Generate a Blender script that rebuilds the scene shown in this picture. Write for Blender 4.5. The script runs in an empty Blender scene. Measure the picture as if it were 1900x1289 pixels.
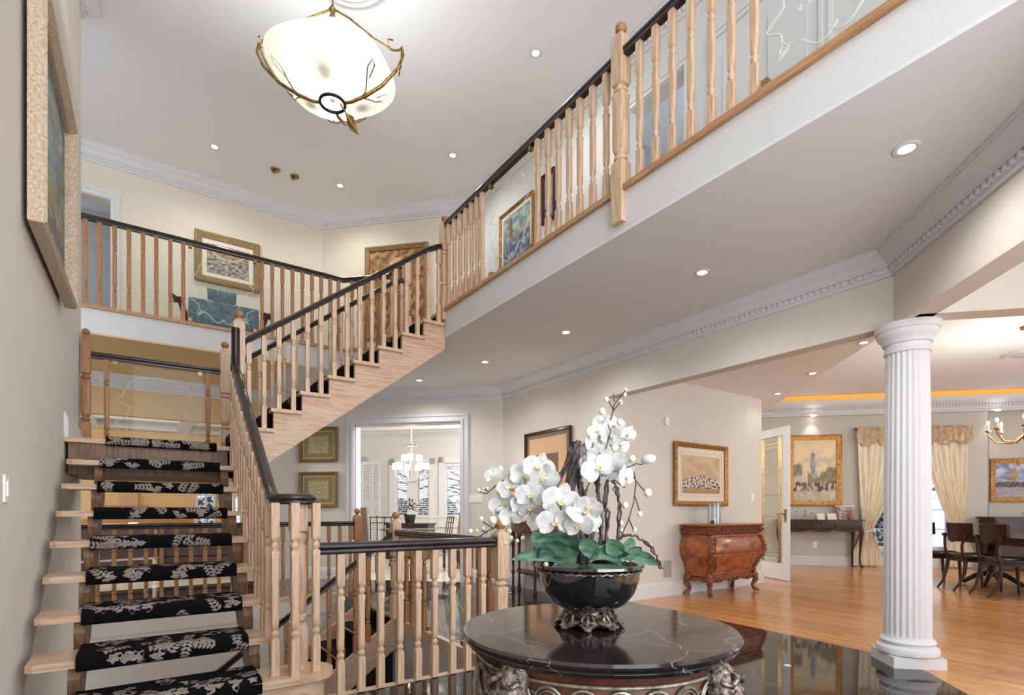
import bpy, math, random
from mathutils import Vector, Matrix
PI = math.pi
S = bpy.context.scene
COL = S.collection
rnd = random.Random(7)

# ---------------------------------------------------------------- camera, sky, exposure
# room frame: x runs along the near guard rail, y along the gallery, z up, metres; 1.10 m eye height
TH = math.radians(55.35)
FX, CX, HY, EYE = 980.0, 956.3, 947.0, 1.10
cd = bpy.data.cameras.new('camera')
cam = bpy.data.objects.new('camera', cd)
COL.objects.link(cam)
cd.sensor_width = 36.0
cd.lens = 36.0 * FX / 1900.0
cd.shift_x = (950.0 - CX) / 1900.0
cd.shift_y = (HY - 644.5) / 1900.0
cd.clip_start = 0.05
cd.clip_end = 200
cam.location = (0, 0, EYE)
cam.rotation_euler = (PI / 2, 0, TH - PI / 2)
S.camera = cam
w = bpy.data.worlds.new('sky')
S.world = w
w.use_nodes = True
wn = w.node_tree
bg = wn.nodes['Background']
bg.inputs[0].default_value = (0.93, 0.96, 1.0, 1)
bg.inputs[1].default_value = 1.25
S.view_settings.view_transform = 'Standard'
S.view_settings.look = 'None'
S.view_settings.gamma = 1
S.view_settings.use_curve_mapping = False
S.view_settings.exposure = 0.0
S.cycles.use_denoising = True
S.cycles.max_bounces = 10
S.cycles.diffuse_bounces = 6
S.cycles.transparent_max_bounces = 16
S.cycles.caustics_reflective = False
S.cycles.caustics_refractive = False
S.cycles.sample_clamp_indirect = 4.0

def lamp(kind, name, loc, power, color=(1, .97, .94), size=.1, parent=None, rot=(0, 0, 0), spot=None, sizey=None):
    d = bpy.data.lights.new(name, kind)
    d.energy = power
    d.color = color
    if kind == 'AREA':
        d.shape = 'RECTANGLE' if sizey else 'DISK'
        d.size = size
        if sizey: d.size_y = sizey
    elif kind == 'SPOT':
        d.spot_size = spot or 2.2
        d.spot_blend = .8
        d.shadow_soft_size = size
    else:
        d.shadow_soft_size = size
    o = bpy.data.objects.new(name, d)
    COL.objects.link(o)
    o.rotation_euler = rot
    if parent:
        o.parent = parent
        o.location = Vector(loc) - wloc(parent)
    else:
        o.location = loc
    return o

def wloc(o):
    v = Vector((0, 0, 0))
    while o:
        v = v + o.location
        o = o.parent
    return v
# area lamps added out of view to brighten the foyer and dining room
lamp('AREA', 'entrance_fill', (1.5, -1.8, 3.0), 225, (0.95, .975, 1.0), 4.0, rot=(PI / 2, 0, 0), sizey=5.2)
lamp('AREA', 'soffit_fill', (1.5, -2.6, .1), 130, (0.98, .98, 1.0), 4.4, rot=(PI * .72, 0, 0), sizey=2.0)  # added low fill, aimed upward to lighten the gallery soffit
lamp('AREA', 'dining_fill', (9.5, -4.3, 1.6), 170, (0.97, .98, 1.0), 6.0, rot=(PI / 2, 0, 0), sizey=2.4)  # added fill aimed into the dining room

# ---------------------------------------------------------------- from photo measurements to the room
SN, CS = math.sin(TH), math.cos(TH)
def ray(px):
    q = (px - CX) / FX
    return q * SN + CS, SN - q * CS
def at(px, py, Z):
    ra, rb = ray(px)
    return Vector((ra * Z, rb * Z, EYE + (HY - py) * Z / FX))
def on(px, py, na, nb, d):            # on the upright plane na*x + nb*y = d
    ra, rb = ray(px)
    return at(px, py, d / (na * ra + nb * rb))
def onz(px, py, z):
    return at(px, py, FX * (z - EYE) / (HY - py))

# ---------------------------------------------------------------- mesh building
class MB:
    def __init__(s):
        s.v, s.f, s.m, s.k = [], [], [], 0
    def add(s, vs, fs, mat=None):
        o = len(s.v)
        s.v += [tuple(p) for p in vs]
        s.f += [tuple(i + o for i in f) for f in fs]
        s.m += [s.k if mat is None else mat] * len(fs)
        return s
    def box(s, x0, x1, y0, y1, z0, z1, M=None, mat=None):
        vs = [Vector((x, y, z)) for z in (z0, z1) for y in (y0, y1) for x in (x0, x1)]
        if M: vs = [M @ p for p in vs]
        return s.add(vs, [(0, 2, 3, 1), (4, 5, 7, 6), (0, 1, 5, 4), (2, 6, 7, 3), (0, 4, 6, 2), (1, 3, 7, 5)], mat)
    def prism(s, poly, z0, z1, M=None, mat=None):
        n = len(poly)
        if sum(poly[i][0] * poly[(i + 1) % n][1] - poly[(i + 1) % n][0] * poly[i][1] for i in range(n)) < 0: poly = poly[::-1]
        vs = [Vector((p[0], p[1], z)) for z in (z0, z1) for p in poly]
        if M: vs = [M @ p for p in vs]
        return s.add(vs, [tuple(range(n))[::-1], tuple(range(n, 2 * n))] + [(i, (i + 1) % n, n + (i + 1) % n, n + i) for i in range(n)], mat)
    def rings(s, rs, cap=True, mat=None, closed=False):
        n = len(rs[0])
        fs = []
        m = len(rs)
        for j in range(m if closed else m - 1):
            a, b = j * n, ((j + 1) % m) * n
            fs += [(a + i, a + (i + 1) % n, b + (i + 1) % n, b + i) for i in range(n)]
        if cap and not closed: fs += [tuple(range(n))[::-1], tuple(range((m - 1) * n, m * n))]
        return s.add([p for r in rs for p in r], fs, mat)
    def lathe(s, prof, n=24, c=(0, 0, 0), M=None, mat=None, cap=True, fl=0, nf=0):
        rs = []
        for r, z in prof:
            ring = []
            for i in range(n):
                t = 2 * PI * i / n
                rr = r * (1 - fl * (.5 + .5 * math.cos(nf * t))) if fl else r
                p = Vector((c[0] + rr * math.cos(t), c[1] + rr * math.sin(t), c[2] + z))
                ring.append(M @ p if M else p)
            rs.append(ring)
        return s.rings(rs, cap, mat)
    def tube(s, pts, r, n=6, mat=None, closed=False, flat=1.0):
        pts = [Vector(p) for p in pts]
        m = len(pts)
        rs = []
        up = Vector((0, 0, 1))
        for i, p in enumerate(pts):
            t = (pts[(i + 1) % m] - pts[i - 1]) if closed else (pts[min(i + 1, m - 1)] - pts[max(i - 1, 0)])
            if t.length < 1e-9: t = Vector((0, 0, 1))
            t.normalize()
            u = up - t * up.dot(t)
            if u.length < .2:
                u = Vector((1, 0, 0)) - t * t.x
            u.normalize()
            v = t.cross(u)
            up = u
            rr = r[i] if isinstance(r, (list, tuple)) else r
            rs.append([p + (u * math.cos(2 * PI * k / n) * flat + v * math.sin(2 * PI * k / n)) * rr for k in range(n)])
        return s.rings(rs, True, mat, closed)
    def ball(s, c, r, n=10, m=6, mat=None, sc=(1, 1, 1), M=None):
        rs = []
        for j in range(1, m):
            t = PI * j / m
            ring = []
            for i in range(n):
                p = Vector((r * sc[0] * math.sin(t) * math.cos(2 * PI * i / n), r * sc[1] * math.sin(t) * math.sin(2 * PI * i / n), -r * sc[2] * math.cos(t)))
                ring.append((M @ p if M else p) + Vector(c))
            rs.append(ring)
        return s.rings(rs, True, mat)
    def sweep(s, path, prof, side=1, mat=None, closed=False, cap=True):
        # prof: (out, up) pairs; out is measured to the left of the walking direction times side
        path = [Vector(p) for p in path]
        m = len(path)
        rs = []
        for i, p in enumerate(path):
            d0 = (path[i] - path[i - 1]) if (i > 0 or closed) else (path[1] - path[0])
            d1 = (path[(i + 1) % m] - path[i]) if (i < m - 1 or closed) else (path[-1] - path[-2])
            if Vector((d0.x, d0.y)).length < 1e-4: d0 = d1
            if Vector((d1.x, d1.y)).length < 1e-4: d1 = d0
            n0 = Vector((-d0.y, d0.x, 0)).normalized()
            n1 = Vector((-d1.y, d1.x, 0)).normalized()
            n = n0 + n1
            n = n.normalized() / max(.3, math.cos(n0.angle(n1) / 2)) if n.length > 1e-6 else n0
            rs.append([p + n * (u * side) + Vector((0, 0, v)) for u, v in prof])
        return s.rings(rs, cap, mat, closed)
    def build(s, name, mats, parent=None, smooth=None, local=False, kind=None):
        me = bpy.data.meshes.new(name)
        off = Vector((0, 0, 0)) if (local or parent is None) else wloc(parent)
        me.from_pydata([Vector(p) - off for p in s.v], [], s.f)
        if not isinstance(mats, (list, tuple)): mats = [mats]
        for m in mats: me.materials.append(m)
        for p, k in zip(me.polygons, s.m): p.material_index = k
        me.update()
        if smooth is not None:
            me.shade_smooth()
            me.set_sharp_from_angle(angle=math.radians(smooth))
        o = bpy.data.objects.new(name, me)
        COL.objects.link(o)
        if parent: o.parent = parent
        if kind: o['kind'] = kind
        return o

def tag(o, label=None, cat=None, group=None, kind=None):
    if label: o['label'] = label
    if cat: o['category'] = cat
    if group: o['group'] = group
    if kind: o['kind'] = kind
    return o
def thing(name, label, cat, loc, rz=0, group=None):
    o = bpy.data.objects.new(name, None)
    o.empty_display_size = .1
    COL.objects.link(o)
    o.location = loc
    o.rotation_euler = (0, 0, rz)
    return tag(o, label, cat, group)
def copy_tree(o, parent=None):
    c = o.copy()
    COL.objects.link(c)
    c.parent = parent
    for ch in list(o.children): copy_tree(ch, c)
    return c
def part(name, mesh, parent, loc, rz=0):
    o = bpy.data.objects.new(name, mesh)
    COL.objects.link(o)
    o.parent = parent
    o.location = Vector(loc) - wloc(parent)
    o.rotation_euler = (0, 0, rz)
    return o

# ---------------------------------------------------------------- materials
def srgb(r, g, b):
    f = lambda c: ((c / 255 + .055) / 1.055) ** 2.4 if c > 10 else c / 255 / 12.92
    return (f(r), f(g), f(b), 1)
def mat(name, base, rough=.5, metal=0, c2=None, scale=8, stretch=(1, 1, 1), detail=4, bump=0, bscale=None, spec=.5, coat=0, trans=0, emis=0, ecol=None, ramp=(.35, .65), dist=0, alpha=1, ior=None, sheen=0):
    m = bpy.data.materials.new(name)
    m.use_nodes = True
    nt = m.node_tree
    N, L = nt.nodes, nt.links
    b = N['Principled BSDF']
    b.inputs['Base Color'].default_value = base
    b.inputs['Roughness'].default_value = rough
    b.inputs['Metallic'].default_value = metal
    b.inputs['Specular IOR Level'].default_value = spec
    b.inputs['Coat Weight'].default_value = coat
    b.inputs['Transmission Weight'].default_value = trans
    b.inputs['Alpha'].default_value = alpha
    if sheen: b.inputs['Sheen Weight'].default_value = sheen
    if ior: b.inputs['IOR'].default_value = ior
    if emis:
        b.inputs['Emission Color'].default_value = ecol or base
        b.inputs['Emission Strength'].default_value = emis
    tc = N.new('ShaderNodeTexCoord')
    mp = N.new('ShaderNodeMapping')
    mp.inputs['Scale'].default_value = stretch
    L.new(tc.outputs['Object'], mp.inputs['Vector'])
    nz = N.new('ShaderNodeTexNoise')
    nz.inputs['Scale'].default_value = scale
    nz.inputs['Detail'].default_value = detail
    nz.inputs['Distortion'].default_value = dist
    L.new(mp.outputs[0], nz.inputs['Vector'])
    if c2:
        cr = N.new('ShaderNodeValToRGB')
        cr.color_ramp.elements[0].position = ramp[0]
        cr.color_ramp.elements[1].position = ramp[1]
        cr.color_ramp.elements[0].color = base
        cr.color_ramp.elements[1].color = c2
        L.new(nz.outputs['Fac'], cr.inputs[0])
        L.new(cr.outputs[0], b.inputs['Base Color'])
    if bump:
        bp = N.new('ShaderNodeBump')
        bp.inputs['Strength'].default_value = bump
        bp.inputs['Distance'].default_value = .01
        if bscale:
            n2 = N.new('ShaderNodeTexNoise')
            n2.inputs['Scale'].default_value = bscale
            L.new(mp.outputs[0], n2.inputs['Vector'])
            L.new(n2.outputs['Fac'], bp.inputs['Height'])
        else:
            L.new(nz.outputs['Fac'], bp.inputs['Height'])
        L.new(bp.outputs[0], b.inputs['Normal'])
    return m

M = {}
def paint(name, r, g, b, rough=.85):
    c = srgb(r, g, b)
    c2 = tuple(min(1, x * 1.04) for x in c[:3]) + (1,)
    return mat(name, c, rough, c2=c2, scale=60, bump=.04, spec=.25)
M['wall'] = paint('greige_wall_paint', 212, 207, 199)
M['hallwall'] = paint('sand_wall_paint', 216, 209, 192)
M['warmwall'] = paint('tan_wall_and_warm_light_paint', 214, 184, 138)  # family walls, plus warm lamp light painted onto header and back-hall ceiling
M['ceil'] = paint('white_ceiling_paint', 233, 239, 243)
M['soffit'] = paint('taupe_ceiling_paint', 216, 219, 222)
M['white'] = paint('white_trim_paint', 212, 214, 218, .45)
M['fascia'] = paint('white_wall_paint', 210, 211, 212)
M['greywall'] = paint('grey_wall_paint', 186, 186, 190)
M['dinwall'] = paint('cool_grey_wall_paint', 196, 193, 184)
M['oak'] = mat('light_oak', srgb(216, 188, 160), .38, c2=srgb(186, 152, 122), scale=9, stretch=(9, 9, .7), detail=6, bump=.05, dist=.6)
M['oakh'] = mat('light_oak_along_x', srgb(214, 186, 160), .38, c2=srgb(184, 150, 122), scale=9, stretch=(.7, 9, 9), detail=6, bump=.05, dist=.6)
M['oaky'] = mat('oak_along_y', srgb(190, 148, 108), .38, c2=srgb(158, 112, 74), scale=9, stretch=(9, .7, 9), detail=6, bump=.05, dist=.6)
M['oakdd'] = mat('dark_brown_oak', srgb(134, 100, 70), .45, c2=srgb(96, 68, 44), scale=9, stretch=(9, 9, .7), detail=6, bump=.05, dist=.6)  # darker brown tone for the lower stringers and landing beam
M['oakd'] = mat('honey_oak', srgb(176, 128, 80), .4, c2=srgb(140, 94, 52), scale=9, stretch=(9, 9, .7), detail=6, bump=.05, dist=.6)
M['rail'] = mat('ebony_stained_rail', srgb(20, 16, 18), .3, c2=srgb(44, 34, 32), scale=14, stretch=(1, 1, 1), detail=5, coat=.15)
M['marble'] = None
M['chrome'] = mat('brushed_nickel', (.7, .7, .7, 1), .25, 1)
M['brass'] = mat('aged_brass', srgb(176, 142, 84), .32, .9, c2=srgb(120, 92, 50), scale=30)
M['gold'] = mat('gilt_frame', srgb(190, 140, 70), .4, .55, c2=srgb(128, 84, 34), scale=40, bump=.3)
M['gold2'] = mat('antique_gilt', srgb(158, 128, 84), .5, .35, c2=srgb(104, 82, 52), scale=70, bump=.5)
M['palewood'] = mat('pale_limed_frame', srgb(214, 198, 180), .5, c2=srgb(184, 156, 124), scale=70, bump=.5)
M['walnut'] = mat('dark_walnut', srgb(44, 22, 17), .33, c2=srgb(68, 34, 24), scale=7, stretch=(.8, 6, 6), coat=.1, spec=.3)
M['mahog'] = mat('reddish_mahogany', srgb(172, 98, 52), .33, c2=srgb(122, 62, 32), scale=12, detail=6, coat=.3, bump=.03)
M['mahogd'] = mat('carved_mahogany', srgb(96, 48, 28), .35, c2=srgb(166, 104, 64), scale=42, detail=5, bump=.9, ramp=(.42, .7))
M['black'] = mat('black_lacquer', (.006, .006, .007, 1), .06, coat=1, spec=.6)
M['leather'] = mat('black_leather', (.012, .012, .012, 1), .35)
M['sofa'] = mat('dark_brown_leather', srgb(64, 36, 30), .4, c2=srgb(46, 26, 22), scale=5)
M['silver'] = mat('antique_silver_carving', srgb(150, 138, 130), .35, .5, c2=srgb(52, 42, 36), scale=60, bump=1.0, ramp=(.4, .62))
M['silver2'] = mat('aged_silver_scroll', srgb(168, 162, 150), .38, .5, c2=srgb(96, 92, 80), scale=30, bump=.4)
M['petal'] = mat('white_silk_petal', srgb(222, 222, 220), .8, c2=srgb(186, 188, 190), scale=34, bump=.5)
M['pistil'] = mat('cream_flower_centre', srgb(226, 208, 150), .6)
M['bud'] = mat('cream_bud', srgb(238, 234, 216), .6, c2=srgb(214, 216, 186), scale=60)
M['leaf'] = mat('green_leaf', srgb(48, 94, 76), .38, c2=srgb(112, 148, 126), scale=22, stretch=(1, 1, 3), bump=.3)
M['vine'] = mat('dark_twisted_vine', srgb(44, 36, 36), .7, c2=srgb(98, 90, 90), scale=40, stretch=(4, 4, .6), bump=.9)
M['curtain'] = mat('champagne_silk_curtain', srgb(244, 238, 224), .5, c2=srgb(230, 218, 196), scale=20, stretch=(1, 1, .2), sheen=.4)
M['lampshade'] = mat('lit_cream_shade', srgb(250, 240, 220), .7, emis=.8, ecol=srgb(255, 240, 212))
M['orange'] = mat('lit_amber_shade', srgb(240, 160, 110), .7, emis=.6, ecol=srgb(255, 160, 90))
M['bulb'] = mat('lit_bulb', (1, 1, 1, 1), .5, emis=14, ecol=(1, .96, .9, 1))
M['cove'] = mat('amber_cove_light', srgb(230, 150, 60), .6, emis=.75, ecol=srgb(250, 160, 60))
M['blue'] = mat('teal_brocade', srgb(58, 88, 100), .7, c2=srgb(96, 120, 122), scale=26, detail=6, bump=.3)
M['cushion'] = mat('cream_fabric', srgb(226, 218, 204), .8)
M['linen'] = mat('taupe_linen', srgb(128, 112, 96), .85, c2=srgb(110, 96, 82), scale=60)
M['metalblk'] = mat('black_wrought_iron', (.02, .02, .022, 1), .4, .6)
M['plastic'] = mat('white_plastic', srgb(238, 236, 230), .4)
M['snow'] = mat('snow_ground', srgb(236, 242, 250), .9)
M['snowbush'] = mat('snow_dusted_foliage', srgb(44, 52, 74), .9, c2=srgb(226, 234, 248), scale=9, detail=8, ramp=(.47, .6))
M['bark'] = mat('dark_bark', srgb(70, 66, 72), .9, c2=srgb(200, 208, 220), scale=14)
M['plant'] = mat('dark_green_foliage', srgb(40, 66, 38), .6, c2=srgb(66, 92, 54), scale=30)
M['tilewhite'] = mat('polished_cream_tile', srgb(214, 208, 198), .18, c2=srgb(196, 188, 176), scale=2)
M['inlay'] = mat('white_marble_inlay', srgb(236, 228, 214), .15)
M['reg'] = mat('grey_metal_grille', srgb(176, 172, 166), .5)
M['brownrelief'] = mat('bronzed_relief', srgb(128, 92, 50), .5, .3, c2=srgb(70, 48, 26), scale=24, detail=6, bump=1.0)

def glassmat(name, tint, alpha, rough=.03):
    m = bpy.data.materials.new(name)
    m.use_nodes = True
    nt = m.node_tree
    N, L = nt.nodes, nt.links
    N.remove(N['Principled BSDF'])
    tr = N.new('ShaderNodeBsdfTransparent')
    tr.inputs[0].default_value = tint
    gl = N.new('ShaderNodeBsdfGlossy')
    gl.inputs['Roughness'].default_value = rough
    fr = N.new('ShaderNodeLayerWeight')
    pw = N.new('ShaderNodeMath')
    pw.operation = 'POWER'
    pw.inputs[1].default_value = 5.0
    L.new(fr.outputs['Facing'], pw.inputs[0])
    mx = N.new('ShaderNodeMixShader')
    ad = N.new('ShaderNodeMath')
    ad.operation = 'ADD'
    ad.inputs[1].default_value = alpha
    L.new(pw.outputs[0], ad.inputs[0])
    L.new(ad.outputs[0], mx.inputs[0])
    L.new(tr.outputs[0], mx.inputs[1])
    L.new(gl.outputs[0], mx.inputs[2])
    L.new(mx.outputs[0], N['Material Output'].inputs[0])
    return m
M['glass'] = glassmat('clear_glass', (.97, .985, .975, 1), .008)
M['glassv'] = glassmat('thick_vase_glass', (.84, .87, .87, 1), .10)
M['frost'] = mat('etched_frosting', srgb(232, 240, 236), .4, alpha=.55)

def bowlglass():
    m = mat('alabaster_glass', srgb(244, 240, 226), .35, c2=srgb(226, 220, 198), scale=5, detail=3)
    nt = m.node_tree
    N, L = nt.nodes, nt.links
    b = N['Principled BSDF']
    tl = N.new('ShaderNodeBsdfTranslucent')
    tl.inputs[0].default_value = srgb(254, 250, 238)
    mx = N.new('ShaderNodeMixShader')
    mx.inputs[0].default_value = .13
    L.new(b.outputs[0], mx.inputs[1])
    L.new(tl.outputs[0], mx.inputs[2])
    L.new(mx.outputs[0], N['Material Output'].inputs[0])
    return m
M['alab'] = bowlglass()

def tilemat(name, c1, c2, mortar, w, h, ms, rough, off=0, rot=0, noise=0, bump=0, freq=2, wood=False):
    m = bpy.data.materials.new(name)
    m.use_nodes = True
    nt = m.node_tree
    N, L = nt.nodes, nt.links
    b = N['Principled BSDF']
    b.inputs['Roughness'].default_value = rough
    tc = N.new('ShaderNodeTexCoord')
    mp = N.new('ShaderNodeMapping')
    mp.inputs['Rotation'].default_value = (0, 0, rot)
    L.new(tc.outputs['Object'], mp.inputs[0])
    br = N.new('ShaderNodeTexBrick')
    br.offset = off
    br.offset_frequency = freq
    br.squash = 1
    br.inputs['Scale'].default_value = 1
    br.inputs['Brick Width'].default_value = w
    br.inputs['Row Height'].default_value = h
    br.inputs['Mortar Size'].default_value = ms
    br.inputs['Mortar Smooth'].default_value = 0
    br.inputs['Color1'].default_value = c1
    br.inputs['Color2'].default_value = c2
    br.inputs['Mortar'].default_value = mortar
    L.new(mp.outputs[0], br.inputs[0])
    out = br.outputs[0]
    if noise:
        nz = N.new('ShaderNodeTexNoise')
        nz.inputs['Scale'].default_value = 6 if wood else 90
        nz.inputs['Detail'].default_value = 6
        m2 = N.new('ShaderNodeMapping')
        if wood: m2.inputs['Scale'].default_value = (9, .8, 1)
        L.new(tc.outputs['Object'], m2.inputs[0])
        L.new(m2.outputs[0], nz.inputs[0])
        cr = N.new('ShaderNodeValToRGB')
        cr.color_ramp.elements[0].position = .3
        cr.color_ramp.elements[1].position = .75
        cr.color_ramp.elements[0].color = (1 - noise,) * 3 + (1,)
        cr.color_ramp.elements[1].color = (1 + noise,) * 3 + (1,)
        L.new(nz.outputs[0], cr.inputs[0])
        mi = N.new('ShaderNodeMix')
        mi.data_type = 'RGBA'
        mi.blend_type = 'MULTIPLY'
        mi.inputs[0].default_value = 1
        L.new(br.outputs[0], mi.inputs[6])
        L.new(cr.outputs[0], mi.inputs[7])
        out = mi.outputs[2]
    L.new(out, b.inputs['Base Color'])
    return m
M['granite'] = tilemat('black_granite_tiles', (.012, .011, .011, 1), (.02, .018, .017, 1), (.13, .12, .11, 1), .46, .46, .0022, .045, noise=.5)
M['parquet'] = tilemat('orange_oak_planks', srgb(214, 158, 98), srgb(190, 130, 74), srgb(126, 80, 42), 1.1, .075, .0012, .2, off=.37, rot=PI / 2, noise=.25, wood=True)

def veined():
    m = mat('black_marble_with_white_veins', srgb(54, 48, 46), .1, c2=srgb(28, 26, 27), scale=3, coat=.1)
    nt = m.node_tree
    N, L = nt.nodes, nt.links
    b = N['Principled BSDF']
    src = b.inputs['Base Color'].links[0].from_socket
    tc = N['Texture Coordinate']
    nz = N.new('ShaderNodeTexNoise')
    nz.inputs['Scale'].default_value = 2.2
    nz.inputs['Detail'].default_value = 8
    L.new(tc.outputs['Object'], nz.inputs[0])
    va = N.new('ShaderNodeVectorMath')
    va.operation = 'MULTIPLY_ADD'
    va.inputs[1].default_value = (.25, .25, .25)
    L.new(nz.outputs['Color'], va.inputs[0])
    L.new(tc.outputs['Object'], va.inputs[2])
    vo = N.new('ShaderNodeTexVoronoi')
    vo.feature = 'DISTANCE_TO_EDGE'
    vo.inputs['Scale'].default_value = 4.2
    L.new(va.outputs[0], vo.inputs['Vector'])
    cr = N.new('ShaderNodeValToRGB')
    cr.color_ramp.elements[0].position = 0
    cr.color_ramp.elements[0].color = (1, 1, 1, 1)
    cr.color_ramp.elements[1].position = .0045
    cr.color_ramp.elements[1].color = (0, 0, 0, 1)
    L.new(vo.outputs[0], cr.inputs[0])
    n2 = N.new('ShaderNodeTexNoise')
    n2.inputs['Scale'].default_value = 3.1
    L.new(tc.outputs['Object'], n2.inputs[0])
    mu = N.new('ShaderNodeMath')
    mu.operation = 'MULTIPLY'
    L.new(cr.outputs[0], mu.inputs[0])
    L.new(n2.outputs[0], mu.inputs[1])
    mi = N.new('ShaderNodeMix')
    mi.data_type = 'RGBA'
    L.new(mu.outputs[0], mi.inputs[0])
    L.new(src, mi.inputs[6])
    mi.inputs[7].default_value = srgb(210, 200, 190)
    L.new(mi.outputs[2], b.inputs['Base Color'])
    return m
M['marble'] = veined()
M['carpet'] = mat('black_runner_pile', srgb(9, 9, 12), 1.0, c2=srgb(20, 19, 23), scale=220, bump=.3, spec=.1)
M['carpetleaf'] = mat('grey_woven_leaf', srgb(168, 158, 150), .95, c2=srgb(104, 96, 92), scale=220, bump=.3, spec=.1)

def vcolmat(name, rough=.6):
    m = bpy.data.materials.new(name)
    m.use_nodes = True
    nt = m.node_tree
    b = nt.nodes['Principled BSDF']
    b.inputs['Roughness'].default_value = rough
    a = nt.nodes.new('ShaderNodeVertexColor')
    a.layer_name = 'Col'
    nt.links.new(a.outputs[0], b.inputs['Base Color'])
    return m
M['art'] = vcolmat('painted_canvas')
# ---------------------------------------------------------------- the setting
R2 = math.sqrt(2)
ZC, ZF, ZU = 2.965, 3.27, 5.83          # lower ceiling, upper floor, upper ceiling
WA, WB, KE, KC = 4.40, 4.50, 11.10, 16.35
LW = -.525                               # left wall face
def struct(name, mb, m, smooth=None):
    return mb.build(name, m, None, smooth, kind='structure')
def slab(name, poly, z0, z1, m):
    return struct(name, MB().prism(poly, z0, z1), m)
def wallseg(mb, p, q, th, z0, z1):       # thickness to the right of p->q
    p, q = Vector(p), Vector(q)
    d = (q - p).normalized()
    n = Vector((d.y, -d.x)) * th
    mb.prism([p, q, q + n, p + n], z0, z1)
    return mb

# floors
hole = (LW, 2.06, 3.20, 7.15)
edge = [(4.76, 4.5), (4.64, 2.2), (4.60, 1.72), (4.36, 1.36), (3.2, .32), (1.0, -1.5)]
fl = MB()
fl.prism([(LW - .2, -1.5), (1.0, -1.5), (3.2, .32), (3.2, hole[2]), (LW - .2, hole[2])], -.25, 0)
fl.prism([(3.2, .32), (4.36, 1.36), (4.60, 1.72), (4.64, 2.2), (4.76, 4.5), (4.4, 4.5), (4.4, hole[2]), (3.2, hole[2])], -.25, 0)
fl.prism([(hole[1], hole[2]), (4.4, hole[2]), (4.4, 6.7), (2.06, 9.04)], -.25, 0)
fl.prism([(-6, hole[3]), (hole[1], hole[3]), (hole[1], 9.04), (1.98, 9.12), (-6, 9.12)], -.25, 0)
fl.prism([(-6, 6.27), (LW - .2, 6.27), (LW - .2, hole[3]), (-6, hole[3])], -.25, 0)
struct('floor', fl, M['granite'])
slab('floor_dining', [(4.76, 4.5), (4.64, 2.2), (4.60, 1.72), (4.36, 1.36), (3.2, .32), (1.0, -1.5), (4.3, -1.5), (4.4, -4.1), (14, -4.1), (15, 2), (9.2, 8.6), (4.76, 8.6)], -.25, 0, M['parquet'])
slab('floor_kitchen', [(1.98, 9.12), (4.4, 6.7), (8, 8), (12, 14), (5, 19), (1.98, 13)], -.25, -.004, M['tilewhite'])
slab('floor_family', [(-6, 9.12), (1.98, 9.12), (1.98, 14.6), (-6, 14.6)], -.25, -.004, M['tilewhite'])
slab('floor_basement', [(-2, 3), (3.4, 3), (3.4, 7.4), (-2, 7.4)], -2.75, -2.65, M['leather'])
b = MB()
b.box(hole[1] - .012, hole[1] + .12, hole[2], 5.2, -2.7, -.252)
b.box(hole[1] - .012, hole[1] - .001, hole[2], 5.2, -.252, -.1)
b.box(hole[1] - .012, hole[1] + .12, 5.2, 7.15, -2.7, -.252)
struct('wall_basement_right', b, M['greywall'])
b = MB()
b.box(-2, hole[1] + .12, 7.15, 7.3, -2.7, -.251)
b.box(LW, hole[1], 7.135, 7.149, -.252, -.04)
struct('wall_basement_back', b, M['wall'])
b = MB()
b.box(LW - .15, hole[1] + .1, hole[2] - .1, hole[2] - .002, -2.7, -.251)
struct('wall_basement_front', b, M['wall'])
b = MB()
b.box(LW, hole[1] + .03, hole[2] - .03, hole[2] + .02, -.04, .006)
b.box(hole[1] - .02, hole[1] + .03, hole[2] + .02, 5.14, -.10, .006)
b.box(LW, hole[1], 7.12, 7.2, -.04, .006)
struct('trim_1', b, M['oakh'])

# left wall, full height
b = MB()
b.box(LW - .17, LW, -1.5, 6.27, -2.7, ZU)
struct('wall_left', b, M['wall'])
# wall A and its beam, wall B, wall E with the kitchen opening, wall F and the family room header
b = MB()
b.box(WA, WA + .15, WB, 6.76, 0, ZC)
struct('wall_right', b, M['wall'])
b = MB()
b.box(WA, WA + .15, 1.53, WB, 2.43, ZC)
struct('wall_beam', b, M['wall'])
b = MB()
wallseg(b, (1.4, -1.42), (WA, 1.58), .17, 2.43, ZC)
struct('wall_beam_front', b, M['wall'])
b = MB()
wallseg(b, (4.40, 1.50), (9.2, -3.3), .16, 2.43, 3.4)
struct('wall_beam_dining', b, M['wall'])
wbe = on(1413, 900, 0, 1, WB).x
b = MB()
b.box(WA + .15, wbe, WB, WB + .13, 0, 2.8)
struct('wall_back', b, M['wall'])
eo0 = on(659, 900, 1, 1, KE); eo1 = on(855, 900, 1, 1, KE); oz = on(750, 786, 1, 1, KE).z
b = MB()
cF, cA = Vector((1.98, 9.12)), Vector((4.4, 6.7))
def onE(v): return Vector((v.x, v.y))
def segE(p, q, z0, z1):
    n = Vector((.15, .15)) / R2
    b.prism([p, q, q + n, p + n], z0, z1)
segE(cF, onE(eo0), 0, ZC)
segE(onE(eo1), cA, 0, ZC)
segE(onE(eo0), onE(eo1), oz, ZC)
struct('wall_kitchen', b, M['wall'])
b = MB()
b.box(1.5, 1.98, 9.12, 9.27, 0, ZC)
b.box(-6, 1.5, 9.12, 9.27, 2.43, ZC)
struct('wall_family', b, M['wall'])
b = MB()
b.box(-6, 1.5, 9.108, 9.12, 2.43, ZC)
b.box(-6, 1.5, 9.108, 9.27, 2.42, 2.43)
struct('wall_family_header', b, M['warmwall'])  # tan here is warm family room light put into the colour

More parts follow.
